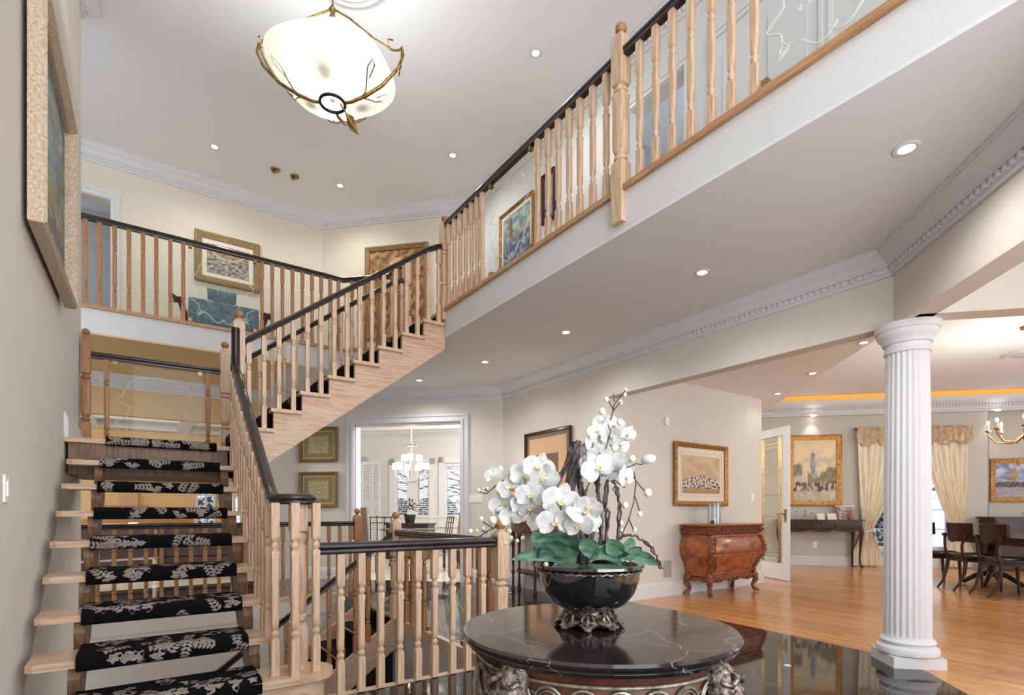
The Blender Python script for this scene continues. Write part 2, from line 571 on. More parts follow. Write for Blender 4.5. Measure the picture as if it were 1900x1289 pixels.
# ceilings
lo = [(2.61, -1.5), (2.61, 6.68), (2.15, 7.14), (-6, 7.14), (-6, 9.2), (1.98, 9.2), (4.45, 6.73), (4.45, -1.5)]
lo = [(2.61, -1.5), (2.61, 6.68), (2.15, 7.14), (1.5, 7.14), (1.5, 9.2), (1.98, 9.2), (4.45, 6.73), (4.45, -1.5)]
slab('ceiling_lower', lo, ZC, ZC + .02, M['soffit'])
slab('ceiling_back_hall', [(-6, 7.14), (1.5, 7.14), (1.5, 9.2), (-6, 9.2)], ZC, ZC + .02, M['warmwall'])  # warm lamp light painted into the ceiling colour
b = MB()
b.prism([(2.61, -1.5), (2.61, 6.68), (2.15, 7.14), (-6, 7.14), (-6, 9.2), (1.98, 9.2), (4.45, 6.73), (4.45, -1.5)], ZC + .02, ZF - .035)
struct('wall_gallery_fascia', b, M['fascia'])
b = MB()
b.prism([(2.58, -1.5), (2.58, 6.667), (2.137, 7.11), (-6, 7.11), (-6, 9.2), (1.98, 9.2), (4.45, 6.73), (4.45, -1.5)], ZF - .035, ZF)
struct('floor_upper', b, M['oaky'])
slab('ceiling', [(-6, -1.5), (6.5, -1.5), (6.5, 10.8), (-6, 10.8)], ZU, ZU + .1, M['ceil'])
slab('ceiling_side_hall', [(4.54, .89), (10, 6.35), (8.4, 7.95), (7.5, 4.63), (4.54, 4.63)], 2.8, 3.4, M['ceil'])
slab('ceiling_dining', [(3.2, -4), (4.54, .89), (10.1, 6.45), (15, 2), (13, -4)], 3.4, 3.45, M['ceil'])
slab('ceiling_front', [(4.40, 1.58), (1.3, -1.52), (7.5, -1.6)], 2.8, 2.83, M['ceil'])

# upper walls
b = MB()
hx = on(205, 480, 0, 1, 8.81).x
hz = on(190, 368, 0, 1, 8.81).z
b.box(hx, 2.29, 8.81, 8.96, ZF, ZU)
b.box(-6, hx, 8.81, 8.96, hz, ZU)
wallseg(b, (4.05, 7.05), (2.29, 8.81), .15, ZF, ZU)
struct('wall_upper_hall', b, M['hallwall'])
gy0 = on(1272, 250, 1, 0, 4.05).y
gy1 = on(1172, 250, 1, 0, 4.05).y
gz = on(1195, 190, 1, 0, 4.05).z
b = MB()
b.box(4.05, 4.2, gy1, 7.05, ZF, ZU)
b.box(4.05, 4.2, gy0, gy1, gz, ZU)
b.box(4.05, 4.2, -1.5, gy0, ZF, ZU)
struct('wall_gallery', b, M['fascia'])
b = MB()
b.box(4.2, 6.2, gy0 - 1.2, gy1 + 1, ZF, ZF + .02)
b.box(6.1, 6.2, gy0 - 1.2, gy1 + 1, ZF, ZU)
b.box(4.2, 6.2, gy1 + .9, gy1 + 1, ZF, ZU)
struct('wall_bedroom', b, M['greywall'])
b = MB()
b.box(-3.2, .6, 10.6, 10.7, ZF, ZU)
b.box(.5, .6, 8.96, 10.6, ZF, ZU)
b.box(-3.2, .6, 8.96, 10.6, ZF - .02, ZF)
struct('wall_upper_bathroom', b, M['greywall'])
lamp('POINT', 'bathroom_daylight', (-2.6, 9.3, 5.4), 22, (.85, .9, 1), .3)
lamp('POINT', 'bedroom_daylight', (5.2, 3.3, 4.9), 14, (.9, .95, 1), .3)

# door casings upstairs
def casing(name, pts, nrm, wdt=.09, th=.02, m='white'):
    # pts: jamb foot, jamb head, head, foot on the wall plane; nrm: outward 2d normal
    b = MB()
    p0, p1 = Vector(pts[0]), Vector(pts[1])
    z0, z1 = pts[2], pts[3]
    d = (p1 - p0).normalized()
    n = Vector(nrm).normalized()
    for t0, t1, k in ((0, wdt, th), (.012, wdt * .35, th * 1.8), (wdt * .72, wdt - .008, th * 1.5)):
        for base, s in ((p0, -1), (p1, 1)):
            a, c = base + d * s * t0, base + d * s * t1
            b.prism([a, c, c + n * k, a + n * k], z0, z1 + t1)
        a, c = p0 - d * t0, p1 + d * t0
        b.prism([a, c, c + n * k, a + n * k], z1 + t0, z1 + t1)
    return struct(name, b, M[m])
casing('door_1', ((-1.5, 8.81), (hx, 8.81), ZF, hz), (0, -1), .1)
casing('door_2', ((4.05, gy1), (4.05, gy0), ZF, gz), (-1, 0), .1)
cy1, cy0 = on(1312, 200, 1, 0, 4.05).y, on(1385, 100, 1, 0, 4.05).y
casing('door_3', ((4.05, cy1 - .12), (4.05, cy1 - .95), ZF, gz), (-1, 0), .1)
b = MB()
b.box(4.03, 4.05, cy1 - .95, cy1 - .12, ZF, gz)
for z0, z1 in ((.15, .8), (.95, 1.75)):
    for k in range(2):
        y0 = cy1 - .88 + k * .4
        b.box(4.015, 4.03, y0, y0 + .3, ZF + z0, ZF + z1)
struct('door_4', b, M['white'])
# kitchen opening casing and reveal
pe0, pe1 = onE(eo0), onE(eo1)
casing('door_5', (pe0, pe1, 0, oz), (-1, -1), .13, .03)
b = MB()
n = Vector((.15, .15)) / R2
d = (pe1 - pe0).normalized()
for p, s in ((pe0, 1), (pe1, -1)):
    b.prism([p, p + n, p + n + d * s * .015, p + d * s * .015], 0, oz)
b.prism([pe0, pe1, pe1 + n, pe0 + n], oz - .015, oz)
struct('trim_2', b, M['white'])

# crowns with dentils
CRP = [(0, 0), (0, -.185), (.02, -.185), (.022, -.165), (.032, -.16), (.034, -.12), (.05, -.118), (.055, -.105), (.065, -.1), (.085, -.07), (.115, -.045), (.135, -.03), (.137, -.015), (.15, -.012), (.15, 0)]
def crown(name, path, z, side, sc=1.0, dent=True, m='white'):
    b = MB()
    P = [Vector((p[0], p[1], z)) for p in path]
    b.sweep(P, [(u * sc, v * sc) for u, v in CRP], side)
    if dent:
        for p, q in zip(P[:-1], P[1:]):
            d = q - p
            L = d.length
            d.normalize()
            n = Vector((-d.y, d.x, 0)) * side
            k = int((L - .1) / .05)
            for i in range(k):
                c = p + d * (.06 + i * .05)
                o = len(b.v)
                vs = [c + d * s * .013 + n * u * sc + Vector((0, 0, vv * sc)) for vv in (-.157, -.123) for s, u in ((-1, .03), (1, .03), (1, .05), (-1, .05))]
                b.add(vs, [(0, 3, 2, 1), (4, 5, 6, 7), (0, 1, 5, 4), (1, 2, 6, 5), (2, 3, 7, 6), (3, 0, 4, 7)])
    return struct(name, b, M[m])
crown('trim_3', [(-6, 9.12), (1.98, 9.12), (4.4, 6.7), (4.4, 1.58), (1.5, -1.32)], ZC, -1, .95)
crown('trim_4', [(-6, 8.81), (2.29, 8.81), (4.05, 7.05), (4.05, -1.5)], ZU, -1)
crown('trim_5', [(LW - .17, 6.27), (LW, 6.27), (LW, -1.5)], ZU, 1)

# baseboards
BBP = [(0, 0), (.022, 0), (.022, .1), (.018, .108), (.02, .112), (.02, .128), (.013, .136), (.013, .145), (.006, .16), (0, .162)]
def skirting(name, path, side, z=0, sc=1.15):
    b = MB()
    b.sweep([Vector((p[0], p[1], z)) for p in path], [(u * sc, v * sc) for u, v in BBP], side)
    return struct(name, b, M['white'])
skirting('baseboard_right', [(4.4, 6.7), (4.4, 4.5)], -1)
skirting('baseboard_back', [(4.4, 4.5), (wbe, 4.5), (wbe, 4.63)], -1)
skirting('baseboard_family', [(1.5, 9.12), (1.98, 9.12), (pe0.x - .1, pe0.y + .1)], -1)
skirting('baseboard_kitchen', [(pe1.x + .1, pe1.y - .1), (4.4, 6.7)], -1)
skirting('baseboard_upper', [(hx + .1, 8.81), (2.29, 8.81), (4.05, 7.05), (4.05, gy1 + .1)], -1, ZF)
skirting('baseboard_landing', [(LW, 6.15), (LW, 5.1)], 1, 1.647)

# dining room: wall C with a window, recessed wall D
def onC(px, py=900): return on(px, py, 1, 1, KC)
def uC(px): return (onC(px).x - onC(px).y) / R2          # run along wall C
def pC(u, off=0):                                        # off: distance in front of the wall
    c = KC / R2 - off
    return Vector(((c + u) / R2, (c - u) / R2))
def boxC(b, u0, u1, o0, o1, z0, z1, mat=None):
    return b.prism([pC(u0, o0), pC(u1, o0), pC(u1, o1), pC(u0, o1)], z0, z1, mat=mat)
ul, w0, w1, ur, ue = uC(1380) - 1.0, uC(1612), uC(1765), uC(1835), uC(1835) + 3
wz0 = onC(1650, 1018).z
wz1 = 2.62
b = MB()
boxC(b, ul, w0, -.15, 0, 0, 3.4)
boxC(b, w1, ur, -.15, 0, 0, 3.4)
boxC(b, w0, w1, -.15, 0, 0, wz0)
boxC(b, w0, w1, -.15, 0, wz1, 3.4)
boxC(b, ur, ue, -.35, -.2, 0, 3.4)
boxC(b, ur - .02, ur, -.2, 0, 0, 3.4)
struct('wall_dining', b, M['dinwall'])
b = MB()
for u in (w0, w1 - .06, (w0 + w1) / 2 - .03): boxC(b, u, u + .06, -.1, -.03, wz0, wz1)
for z in (wz0, wz1 - .06, 1.5): boxC(b, w0, w1, -.1, -.04, z, z + .05)
for u, e in ((w0 - .09, 0), (w1, 0)): boxC(b, u, u + .09, 0, .025, wz0 - .05, wz1 + .09)
boxC(b, w0 - .12, w1 + .12, 0, .06, wz0 - .05, wz0 - .005)
boxC(b, w0 - .09, w1 + .09, 0, .025, wz1, wz1 + .09)
for u in (w0 + (w1 - w0) * .25, w0 + (w1 - w0) * .75): boxC(b, u - .01, u + .01, -.08, -.06, wz0, wz1)
for k in range(1, 6): boxC(b, w0, w1, -.08, -.06, wz0 + k * .38, wz0 + k * .38 + .018)
struct('window_1', b, M['white'])
skirting('baseboard_dining', [pC(ul), pC(ur - .01)], -1)
# cornice with its lit cove above
b = MB()
pr = [(0, 0), (.10, 0), (.10, .03), (.03, .05), (.03, .10), (.06, .105), (.06, .15), (.09, .17), (.14, .22), (.16, .28), (.16, .30), (0, .30)]
cz = onC(1500, 773).z
side = -1
P = [Vector((*pC(ul), cz)), Vector((*pC(ue), cz))]
b.sweep(P, pr, side)
dd = (P[1] - P[0]).normalized(); nn = Vector((dd.y, -dd.x, 0))
k = int((P[1] - P[0]).length / .055)
for i in range(k):
    c = P[0] + dd * i * .055
    vs = [c + dd * s * .015 + nn * u + Vector((0, 0, vv)) for vv in (.112, .146) for s, u in ((-1, .055), (1, .055), (1, .085), (-1, .085))]
    b.add(vs, [(0, 3, 2, 1), (4, 5, 6, 7), (0, 1, 5, 4), (1, 2, 6, 5), (2, 3, 7, 6), (3, 0, 4, 7)])
struct('trim_6', b, M['white'])
b = MB()
boxC(b, uC(1440), ue, 0, .05, cz + .30, 3.4)
struct('trim_7', b, M['cove'])

# column between hall and dining room
COLC = Vector((4.50, 1.53))
t = thing('fluted_column', 'white fluted round column on a square plinth at the edge of the wood floor', 'column', (COLC.x, COLC.y, 0), PI / 4)
MB().box(-.165, .165, -.165, .165, 0, .075).build('plinth', M['white'], t, local=True)
MB().lathe([(.175, .075), (.188, .085), (.192, .105), (.186, .125), (.17, .135), (.162, .14), (.162, .15), (.166, .155), (.17, .168), (.163, .182), (.148, .19), (.146, .205)], 48).build('base', M['white'], t, 40, local=True)
MB().lathe([(.146, .2), (.146, .24), (.143, 1.2), (.132, 2.20), (.134, 2.23)], 120, fl=.085, nf=24).build('shaft', M['white'], t, 60, local=True)
MB().lathe([(.136, 2.225), (.142, 2.23), (.142, 2.25), (.136, 2.255), (.136, 2.29), (.15, 2.295), (.152, 2.31), (.165, 2.33), (.182, 2.35), (.186, 2.365), (.186, 2.38), (.196, 2.385), (.2, 2.40), (.2, 2.43)], 48).build('capital', M['white'], t, 40, local=True)

# white stone inlays in the granite
b = MB()
for px, py, s in ((1461, 1234, .03), (1346, 1284, .03), (947, 1099, .03), (1290, 1310, .03)):
    c = onz(px, py, 0)
    b.prism([(c.x - s, c.y), (c.x, c.y - s), (c.x + s, c.y), (c.x, c.y + s)], 0, .0015)
struct('trim_8', b, M['inlay'])

# ---------------------------------------------------------------- family room, seen under and through the stair
b = MB()
def holed(b, x0, x1, z0, z1, holes):
    xs_ = sorted({x0, x1} | {h[0] for h in holes} | {h[1] for h in holes})
    zs_ = sorted({z0, z1} | {h[2] for h in holes} | {h[3] for h in holes})
    for xa, xb in zip(xs_[:-1], xs_[1:]):
        for za, zb_ in zip(zs_[:-1], zs_[1:]):
            xm, zm = (xa + xb) / 2, (za + zb_) / 2
            if not any(h[0] < xm < h[1] and h[2] < zm < h[3] for h in holes): b.box(xa, xb, 14.4, 14.55, za, zb_)
FW = [(-2.6, .15, 1.76, 2.6), (.45, 1.85, 1.76, 2.6), (.87, 1.28, .5, 1.5), (1.5, 1.85, .5, 1.5)]
holed(b, -6, 1.98, 0, 3.1, FW)
b.box(1.98, 2.13, 9.27, 14.55, 0, 3.1)
struct('wall_family_back', b, M['warmwall'])
b = MB()
b.box(-6, 1.98, 9.27, 14.4, 3.1, 3.15)
struct('ceiling_family', b, M['ceil'])
b = MB()
for x in (-4.2, -2.6, -1.0, .6): b.box(x - .12, x + .12, 9.27, 14.4, 2.86, 3.1)
for y in (9.9, 11.3, 12.7, 14.1): b.box(-6, 1.98, y - .12, y + .12, 2.861, 3.1)
struct('trim_9', b, M['white'])
k = 2
for (x0, x1, z0, z1), nx in zip(FW, (6, 4, 2, 2)):
    b = MB()
    for i in range(nx + 1):
        x = x0 + (x1 - x0 - .05) * i / nx
        b.box(x, x + .05, 14.38, 14.5, z0, z1)
    for z in (z0, (z0 + z1) / 2, z1 - .05): b.box(x0, x1, 14.4, 14.48, z, z + .04)
    struct('window_%d' % k, b, M['white'])
    k += 1

# kitchen: far wall across the view, three windows with casings
KK = 19.6
M['greywall2'] = paint('pale_kitchen_wall_paint', 206, 205, 202)
def pK(u, off=0):
    c = KK / R2 - off
    return Vector(((c + u) / R2, (c - u) / R2))
def uK(px):
    v = on(px, 900, 1, 1, KK)
    return (v.x - v.y) / R2
def boxK(b, u0, u1, o0, o1, z0, z1, mat=None):
    return b.prism([pK(u0, o0), pK(u1, o0), pK(u1, o1), pK(u0, o1)], z0, z1, mat=mat)
zk = lambda py: on(760, py, 1, 1, KK).z
wins = [(uK(640), uK(672), .1, zk(858)), (uK(733), uK(797), .75, zk(862)), (uK(825), uK(868), .75, zk(860))]
b = MB()
u = uK(600)
for a0, a1, z0, z1 in wins:
    boxK(b, u, a0, -.15, 0, 0, 3.2)
    boxK(b, a0, a1, -.15, 0, 0, z0)
    boxK(b, a0, a1, -.15, 0, z1, 3.2)
    u = a1
boxK(b, u, uK(930), -.15, 0, 0, 3.2)
struct('wall_kitchen_back', b, M['greywall2'])
for i, (a0, a1, z0, z1) in enumerate(wins):
    b = MB()
    for uu in (a0 - .16, a1): boxK(b, uu, uu + .16, 0, .04, z0 - .1, z1 + .16)
    boxK(b, a0 - .16, a1 + .16, 0, .04, z1, z1 + .16)
    boxK(b, a0 - .16, a1 + .16, 0, .08, z0 - .1, z0)
    mid = (a0 + a1) / 2
    for uu in (a0, a1 - .05): boxK(b, uu, uu + .05, -.1, -.02, z0, z1)
    if i == 1: boxK(b, mid - .14, mid + .14, -.1, .02, z0, z1)
    struct('window_%d' % (5 + i), b, M['white'])
b = MB()
boxK(b, uK(600), uK(930), 0, .03, .0, .9)
struct('trim_10', b, M['wall'])
b = MB()
boxK(b, uK(600), uK(930), 0, .06, .9, .97)
boxK(b, uK(600), uK(930), 0, .03, .0, .14)
struct('trim_11', b, M['white'])
b = MB()
b.prism([(1.9, 9.5), (4.6, 6.8), (12, 9), (12, 14), (5, 19), (1.9, 17)], 3.2, 3.25)
struct('ceiling_kitchen', b, M['ceil'])
b = MB()
for uu in (-1.6, .2, 2.0):
    q0, q1 = pK(uu, .2), pK(uu + .0, 5.5)
    dx = Vector((1, -1)) / R2 * .1
    b.prism([q0 - dx, q0 + dx, q1 + dx, q1 - dx], 3.06, 3.2)
for o in (1.5, 3.2, 5.0): boxK(b, uK(600), uK(930), o, o + .2, 3.07, 3.2)
struct('trim_12', b, M['white'])
crown('trim_13', [tuple(pK(uK(600))), tuple(pK(uK(930)))], 3.2, -1, 1.0, False)
lamp('POINT', 'kitchen_fill', (4.6, 8.2, 2.85), 230, (1, .97, .93), .25)  # added point fills for the kitchen, kept out of sight, no fixtures
lamp('POINT', 'kitchen_fill', (6.6, 9.6, 3.0), 230, (1, .97, .93), .25)
lamp('POINT', 'family_fill', (-.6, 9.75, 2.7), 130, (1, .90, .74), .25)  # added warm point fills, tucked out of sight behind the family header
lamp('POINT', 'family_fill', (-2.6, 9.75, 2.7), 130, (1, .90, .74), .25)
# unseen entrance and dining front walls, openings added for the fill lamps
b = MB()
for x0, x1, z0, z1 in ((LW - .17, -.3, 0, ZU), (3.4, 4.4, 0, ZU), (-.3, 3.4, 5.55, ZU), (-.3, 3.4, 0, .3)): b.box(x0, x1, -1.65, -1.5, z0, z1)
struct('wall_entrance', b, M['wall'])
b = MB()
for x0, x1, z0, z1 in ((4.4, 6.4, 0, 3.4), (12.6, 14, 0, 3.4), (6.4, 12.6, 2.9, 3.4), (6.4, 12.6, 0, .3)): b.box(x0, x1, -4.15, -4.0, z0, z1)
struct('wall_dining_front', b, M['dinwall'])

# ground outside the windows
b = MB()
b.prism([(-30, 15), (-30, 60), (60, 60), (60, -20), (16, -20), (15.5, 3.5), (9, 9), (9, 20), (-8, 20)], -.4, -.3)
struct('ground', b, M['snow'])
# ---------------------------------------------------------------- turned woodwork
def sq(r, z, k):                         # k = 1 square, 0 round, between: chamfered
    out = []
    for i in range(16):
        t = 2 * PI * i / 16
        c, s = math.cos(t), math.sin(t)
        e = 1 / max(abs(c), abs(s))
        f = 1 + (min(e, 1.32) - 1) * k if k < 1 else e
        out.append(Vector((r * f * c, r * f * s, z)))
    return out
def turned(h, r, lo, hi, foot=.12, sqk=.55, drop=0):
    # square foot, bead, long chamfered middle, bead, square top; lo and hi are the bead heights
    bead = lambda z: [(r * .98, z - .034, 1), (r * 1.0, z - .026, .3), (r * .72, z - .024, 0), (r * .70, z - .018, 0), (r * .98, z - .008, 0), (r * 1.02, z, 0), (r * .94, z + .010, 0), (r * .68, z + .018, 0), (r * .70, z + .026, 0), (r * .88, z + .036, .3), (r * .98, z + .06, sqk)]
    pr = [(r, -drop, 1), (r, lo - .05, 1)] + bead(lo) + [(r, lo + .09, sqk), (r, hi - .06, sqk)] + bead(hi)[:-2] + [(r * .95, hi + .035, .9), (r, hi + .05, 1), (r, h, 1)]
    return MB().rings([sq(*p) for p in pr])
_bal = {}
def baluster(parent, x, y, z, h, r=.0205, mk='oak', lo=None, hi=None):
    h = round(h / .02) * .02
    lo = .2 if lo is None else lo
    hi = h - .24 if hi is None else hi
    key = (h, r, mk, round(lo, 2), round(hi, 2))
    if key not in _bal:
        o = turned(h, r, lo, hi).build('baluster', M[mk], parent, 38, local=True)
        o.location = Vector((x, y, z)) - wloc(parent)
        _bal[key] = o.data
        return o
    return part('baluster', _bal[key], parent, (x, y, z))
def newel(parent, x, y, z, h, r=.044, mk='oak', drop=0, lo=.27, hi=None, ballr=1.0):
    hi = hi or h - .42
    top = h - .085
    b = turned(top - .03, r, lo, hi, sqk=.7, drop=drop)
    c = [(r, top - .03, 1), (r * .99, top - .02, .8), (r * .8, top - .004, .3), (r * .5, top, 0), (r * .42, top + .008, 0), (r * .5, top + .014, 0)]
    b.rings([sq(*p) for p in c])
    o = b.build('newel_post', M[mk], parent, 38, local=True)
    o.location = Vector((x, y, z)) - wloc(parent)
    f = MB()
    rr = r * .86 * ballr
    f.ball((0, 0, top + .012 + rr * .85), rr, 16, 10, sc=(1, 1, .95))
    f.build('finial', M['oakd'] if mk == 'oak' else M[mk], o, 60, local=True)
    return o
RP = [(-.022, -.03), (.022, -.03), (.027, -.018), (.024, -.008), (.031, 0), (.033, .012), (.027, .024), (.012, .031), (-.012, .031), (-.027, .024), (-.033, .012), (-.031, 0), (-.024, -.008), (-.027, -.018)]
def handrail(parent, path, name='handrail', sc=1.0):
    b = MB()
    b.sweep(path, [(u * sc, v * sc) for u, v in RP])
    return b.build(name, M['rail'], parent, 40)
def balustrade(label, loc, group='oak balustrades with dark handrails'):
    return thing('balustrade', label, 'railing', loc, 0)
def etched(parent, p, q, z0, z1, th=.008, clips=True, style=0):
    # sheet of glass between two plan points with etched scrolls on its face
    p, q = Vector(p), Vector(q)
    d = (q - p).normalized()
    L = (q - p).length
    n = Vector((-d.y, d.x)) * th / 2
    g = MB()
    g.prism([p - n, q - n, q + n, p + n], z0, z1)
    go = g.build('glass_panel', M['glass'], parent)
    e = MB()
    W = lambda s, z: Vector((p.x + d.x * s, p.y + d.y * s, z)) - Vector((n.x, n.y, 0)) * 1.2
    H = z1 - z0
    for sgn in (0, 1):
        S_ = lambda s: (s if not sgn else L - s)
        pts = [W(S_(.10 + .045 * math.sin(t * 2.2) + .02 * math.sin(t * 5)), z0 + H * (.08 + .62 * t / 6)) for t in [i * .25 for i in range(25)]]
        e.tube(pts, .004, 5)
        pts = [W(S_(.1 + .28 * t), z0 + H * (.08 + .06 * math.sin(t * PI * 2))) for t in [i / 16 for i in range(17)]]
        e.tube(pts, .005, 5)
        for a in range(3):
            c = (.12 + .1 * a, .12 + .17 * a)
            pts = [W(S_(c[0] + .035 * (1 - t) * math.cos(5 * t)), z0 + H * c[1] + .035 * (1 - t) * math.sin(5 * t)) for t in [i / 14 for i in range(14)]]
            e.tube(pts, .0035, 5)
    pts = [W(L / 2 + math.cos(t) * L * .34, z0 + H * .72 + math.sin(t) * H * .16) for t in [PI * i / 20 for i in range(21)]]
    e.tube(pts, .004, 5)
    e.build('etching', M['frost'], go, 60)
    if clips:
        c = MB()
        for s in (.03, L - .03):
            for z in (z0, z1):
                a = p + d * s
                c.box(a.x - .018, a.x + .018, a.y - .018, a.y + .018, z - .02, z + .02)
        c.build('brass_clip', M['brass'], parent)
    return go

RS = .183
ZL = 9 * RS
Y2, R1 = 3.343, .252                     # first flight: tread 2 starts here, going
X8, G2 = 2.62, .2445                     # second flight: last riser, going
YN, YF = 5.13, 6.15                      # near and far side of the second flight and landing
TX0, TX1 = -.488, .60                    # first flight from wall to outer ends
CX0, CX1 = -.30, .46                     # its carpet
st = thing('staircase', 'open oak staircase with dark floral runner rising from the left wall to the upper floor', 'staircase', (0, 3.1, 0))

# leaf sprigs woven in the runner
def leafshape(b, F, u, v, a, L, wd, h):
    pts = []
    for s, o in ((0, 0), (.25, 1), (.6, .8), (1, 0), (.6, -.8), (.25, -1)):
        x, y = s * L, o * wd
        pts.append(F(u + x * math.cos(a) - y * math.sin(a), v + x * math.sin(a) + y * math.cos(a), h))
    b.add(pts, [(0, 1, 2, 3, 4, 5)], 1)
def carpet(x0, x1, y0, zt, depth, drop, seed, axis='y', far=None):
    # a pad wrapped over the tread: top surface, rolled nose and front drop
    r = random.Random(seed)
    b = MB()
    th = .024
    pr = []
    N = 8
    R = .034
    path = []                            # (run behind the nose, height)
    path.append((depth, zt + th))
    path.append((R * .8, zt + th))
    for i in range(1, N + 1):
        t = PI * .5 * i / N
        path.append((R * .8 - (R + .012) * math.sin(t), zt + th - (R) * (1 - math.cos(t))))
    path.append((-.018, zt - drop * .8))
    path.append((-.008, zt - drop))
    path.append((.02, zt - drop + .002))
    path.append((.02, zt - .01))
    path.append((depth, zt - .0))
    def pt(u, s):                        # s is (run, z)
        return Vector((u, y0 + s[0], s[1])) if axis == 'y' else Vector((y0 + s[0], u, s[1]))
    nu = 10
    rs = []
    for i in range(nu + 1):
        u = x0 + (x1 - x0) * i / nu
        rs.append([pt(u, s) for s in path])
    b.rings(rs, True)
    # arc length along the visible part
    vis = path[:N + 4]
    ln = [0]
    for a, c in zip(vis[:-1], vis[1:]): ln.append(ln[-1] + math.hypot(c[0] - a[0], c[1] - a[1]))
    def F(u, v, h):
        v = min(max(v, .002), ln[-1] - .003)
        u = min(max(u, x0 + .002), x1 - .002)
        for j in range(len(ln) - 1):
            if ln[j + 1] >= v: break
        f = (v - ln[j]) / max(1e-6, ln[j + 1] - ln[j])
        a, c = vis[j], vis[j + 1]
        d = Vector((c[0] - a[0], c[1] - a[1])).normalized()
        nrm = (d[1], -d[0])
        nrm = (-abs(nrm[0]) if nrm[0] < 0 else nrm[0], nrm[1])
        if axis == 'y' or True:
            nx, nz = -d[1] if False else (d[1] if d[1] < 0 else -abs(d[1])), abs(d[0])
        return pt(u, (a[0] + (c[0] - a[0]) * f + nx * .0035, a[1] + (c[1] - a[1]) * f + nz * .0035))
    total = ln[-1]
    k = 0
    while k < (38 if axis == 'y' else 6):
        u, v = r.uniform(x0 + .03, x1 - .03), r.uniform(.02 if depth < .6 else total - .13, total - .02)
        a = r.uniform(0, 2 * PI)
        kind = r.random()
        if kind < .5:                    # fern-like sprig
            n = r.randint(4, 6)
            for i in range(n):
                px, py = u + i * .021 * math.cos(a), v + i * .021 * math.sin(a)
                for sgn in (-1, 1): leafshape(b, F, px, py, a + sgn * .95, .038 - i * .003, .0085, 0)
            leafshape(b, F, u + n * .016 * math.cos(a), v + n * .016 * math.sin(a), a, .024, .0055, 0)
        elif kind < .85:                 # broad three-lobed leaf
            for da in (-.8, 0, .8, 2.6): leafshape(b, F, u, v, a + da, .050, .017, 0)
        else:
            for i in range(5): leafshape(b, F, u, v, a + i * 2 * PI / 5, .028, .011, 0)
        k += 1
    return b
def tread(b, poly, z, th=.036):
    b.prism(poly, z - th, z)
    return b
for k in range(2, 9):
    z, y = RS * k, Y2 + R1 * (k - 2)
    b = MB()
    tread(b, [(TX0, y + .015), (TX0 + .03, y), (TX1, y), (TX1, y + R1 + .03), (TX0, y + R1 + .03)], z)
    to = b.build('tread', M['oakh'], st)
    carpet(CX0, CX1, y, z, R1 + .03, .055, k).build('runner_carpet', [M['carpet'], M['carpetleaf']], to, 50)
# bullnose first step
b = MB()
y = Y2 - R1
poly = [(TX0, y + .015), (TX0 + .03, y)] + [(.62, y - .02)]
for i in range(13):
    t = -PI / 2 + PI * i / 12
    poly.append((.76 + .13 * math.cos(t) , y + .12 + .14 * math.sin(t)))
poly += [(.60, y + R1 + .03), (TX0, y + R1 + .03)]
tread(b, poly, RS, .04)
to = b.build('tread', M['oakh'], st)
carpet(CX0, CX1 + .03, y, RS, R1 + .03, .06, 1).build('runner_carpet', [M['carpet'], M['carpetleaf']], to, 50)
b = MB()
b.prism([(x * .93 + .02, yy + .03) for x, yy in poly], .0, RS - .04)
b.build('riser', M['oakh'], st)
# notched stringers of the first flight
def notched(x0, x1, wob):
    b = MB()
    prof = []
    for k in range(1, 9):
        y, z = Y2 + R1 * (k - 2), RS * k - .036
        prof.append((y + .06, z - RS + .0))
        prof += [(y + .05, z - RS * .7), (y + .035, z - RS * .35), (y + .05, z)]
    prof.append((Y2 + R1 * 7, RS * 8 - .036))
    low = [(Y2 + R1 * 7, RS * 8 - .26), (Y2 - R1 + .30, 0)]
    pts = prof + low
    n = len(pts)
    vs = [(x, p[0], p[1]) for x in (x0, x1) for p in pts]
    top = prof
    # strip of quads between the notched top and the straight lower edge
    m = len(prof)
    lowp = []
    for p in prof:
        t = (p[0] - low[1][0]) / (low[0][0] - low[1][0])
        t = max(0, t)
        lowp.append((p[0], min(low[1][1] + (low[0][1] - low[1][1]) * t, p[1] - .02)))
    rs = []
    for p, q in zip(prof, lowp): rs.append([(x0, p[0], p[1]), (x1, p[0], p[1]), (x1, q[0], q[1]), (x0, q[0], q[1])])
    b.rings(rs)
    return b
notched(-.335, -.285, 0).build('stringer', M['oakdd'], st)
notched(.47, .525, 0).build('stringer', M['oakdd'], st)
# landing
b = MB()
b.box(LW + .002, .70, YN - .03, YF, ZL - .036, ZL)
lo_ = b.build('landing', M['oakh'], st)
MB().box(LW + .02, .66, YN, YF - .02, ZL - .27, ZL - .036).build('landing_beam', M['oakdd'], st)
b = carpet(CX0 + .02, CX1, YN - .03, ZL, 1.0, .05, 40)
b.build('runner_carpet', [M['carpet'], M['carpetleaf']], lo_, 50)
b = MB()
b.box(CX0, CX1, YN - .014, YN - .001, RS * 8 + .0, ZL - .19)
b.build('runner_carpet', M['carpet'], lo_)
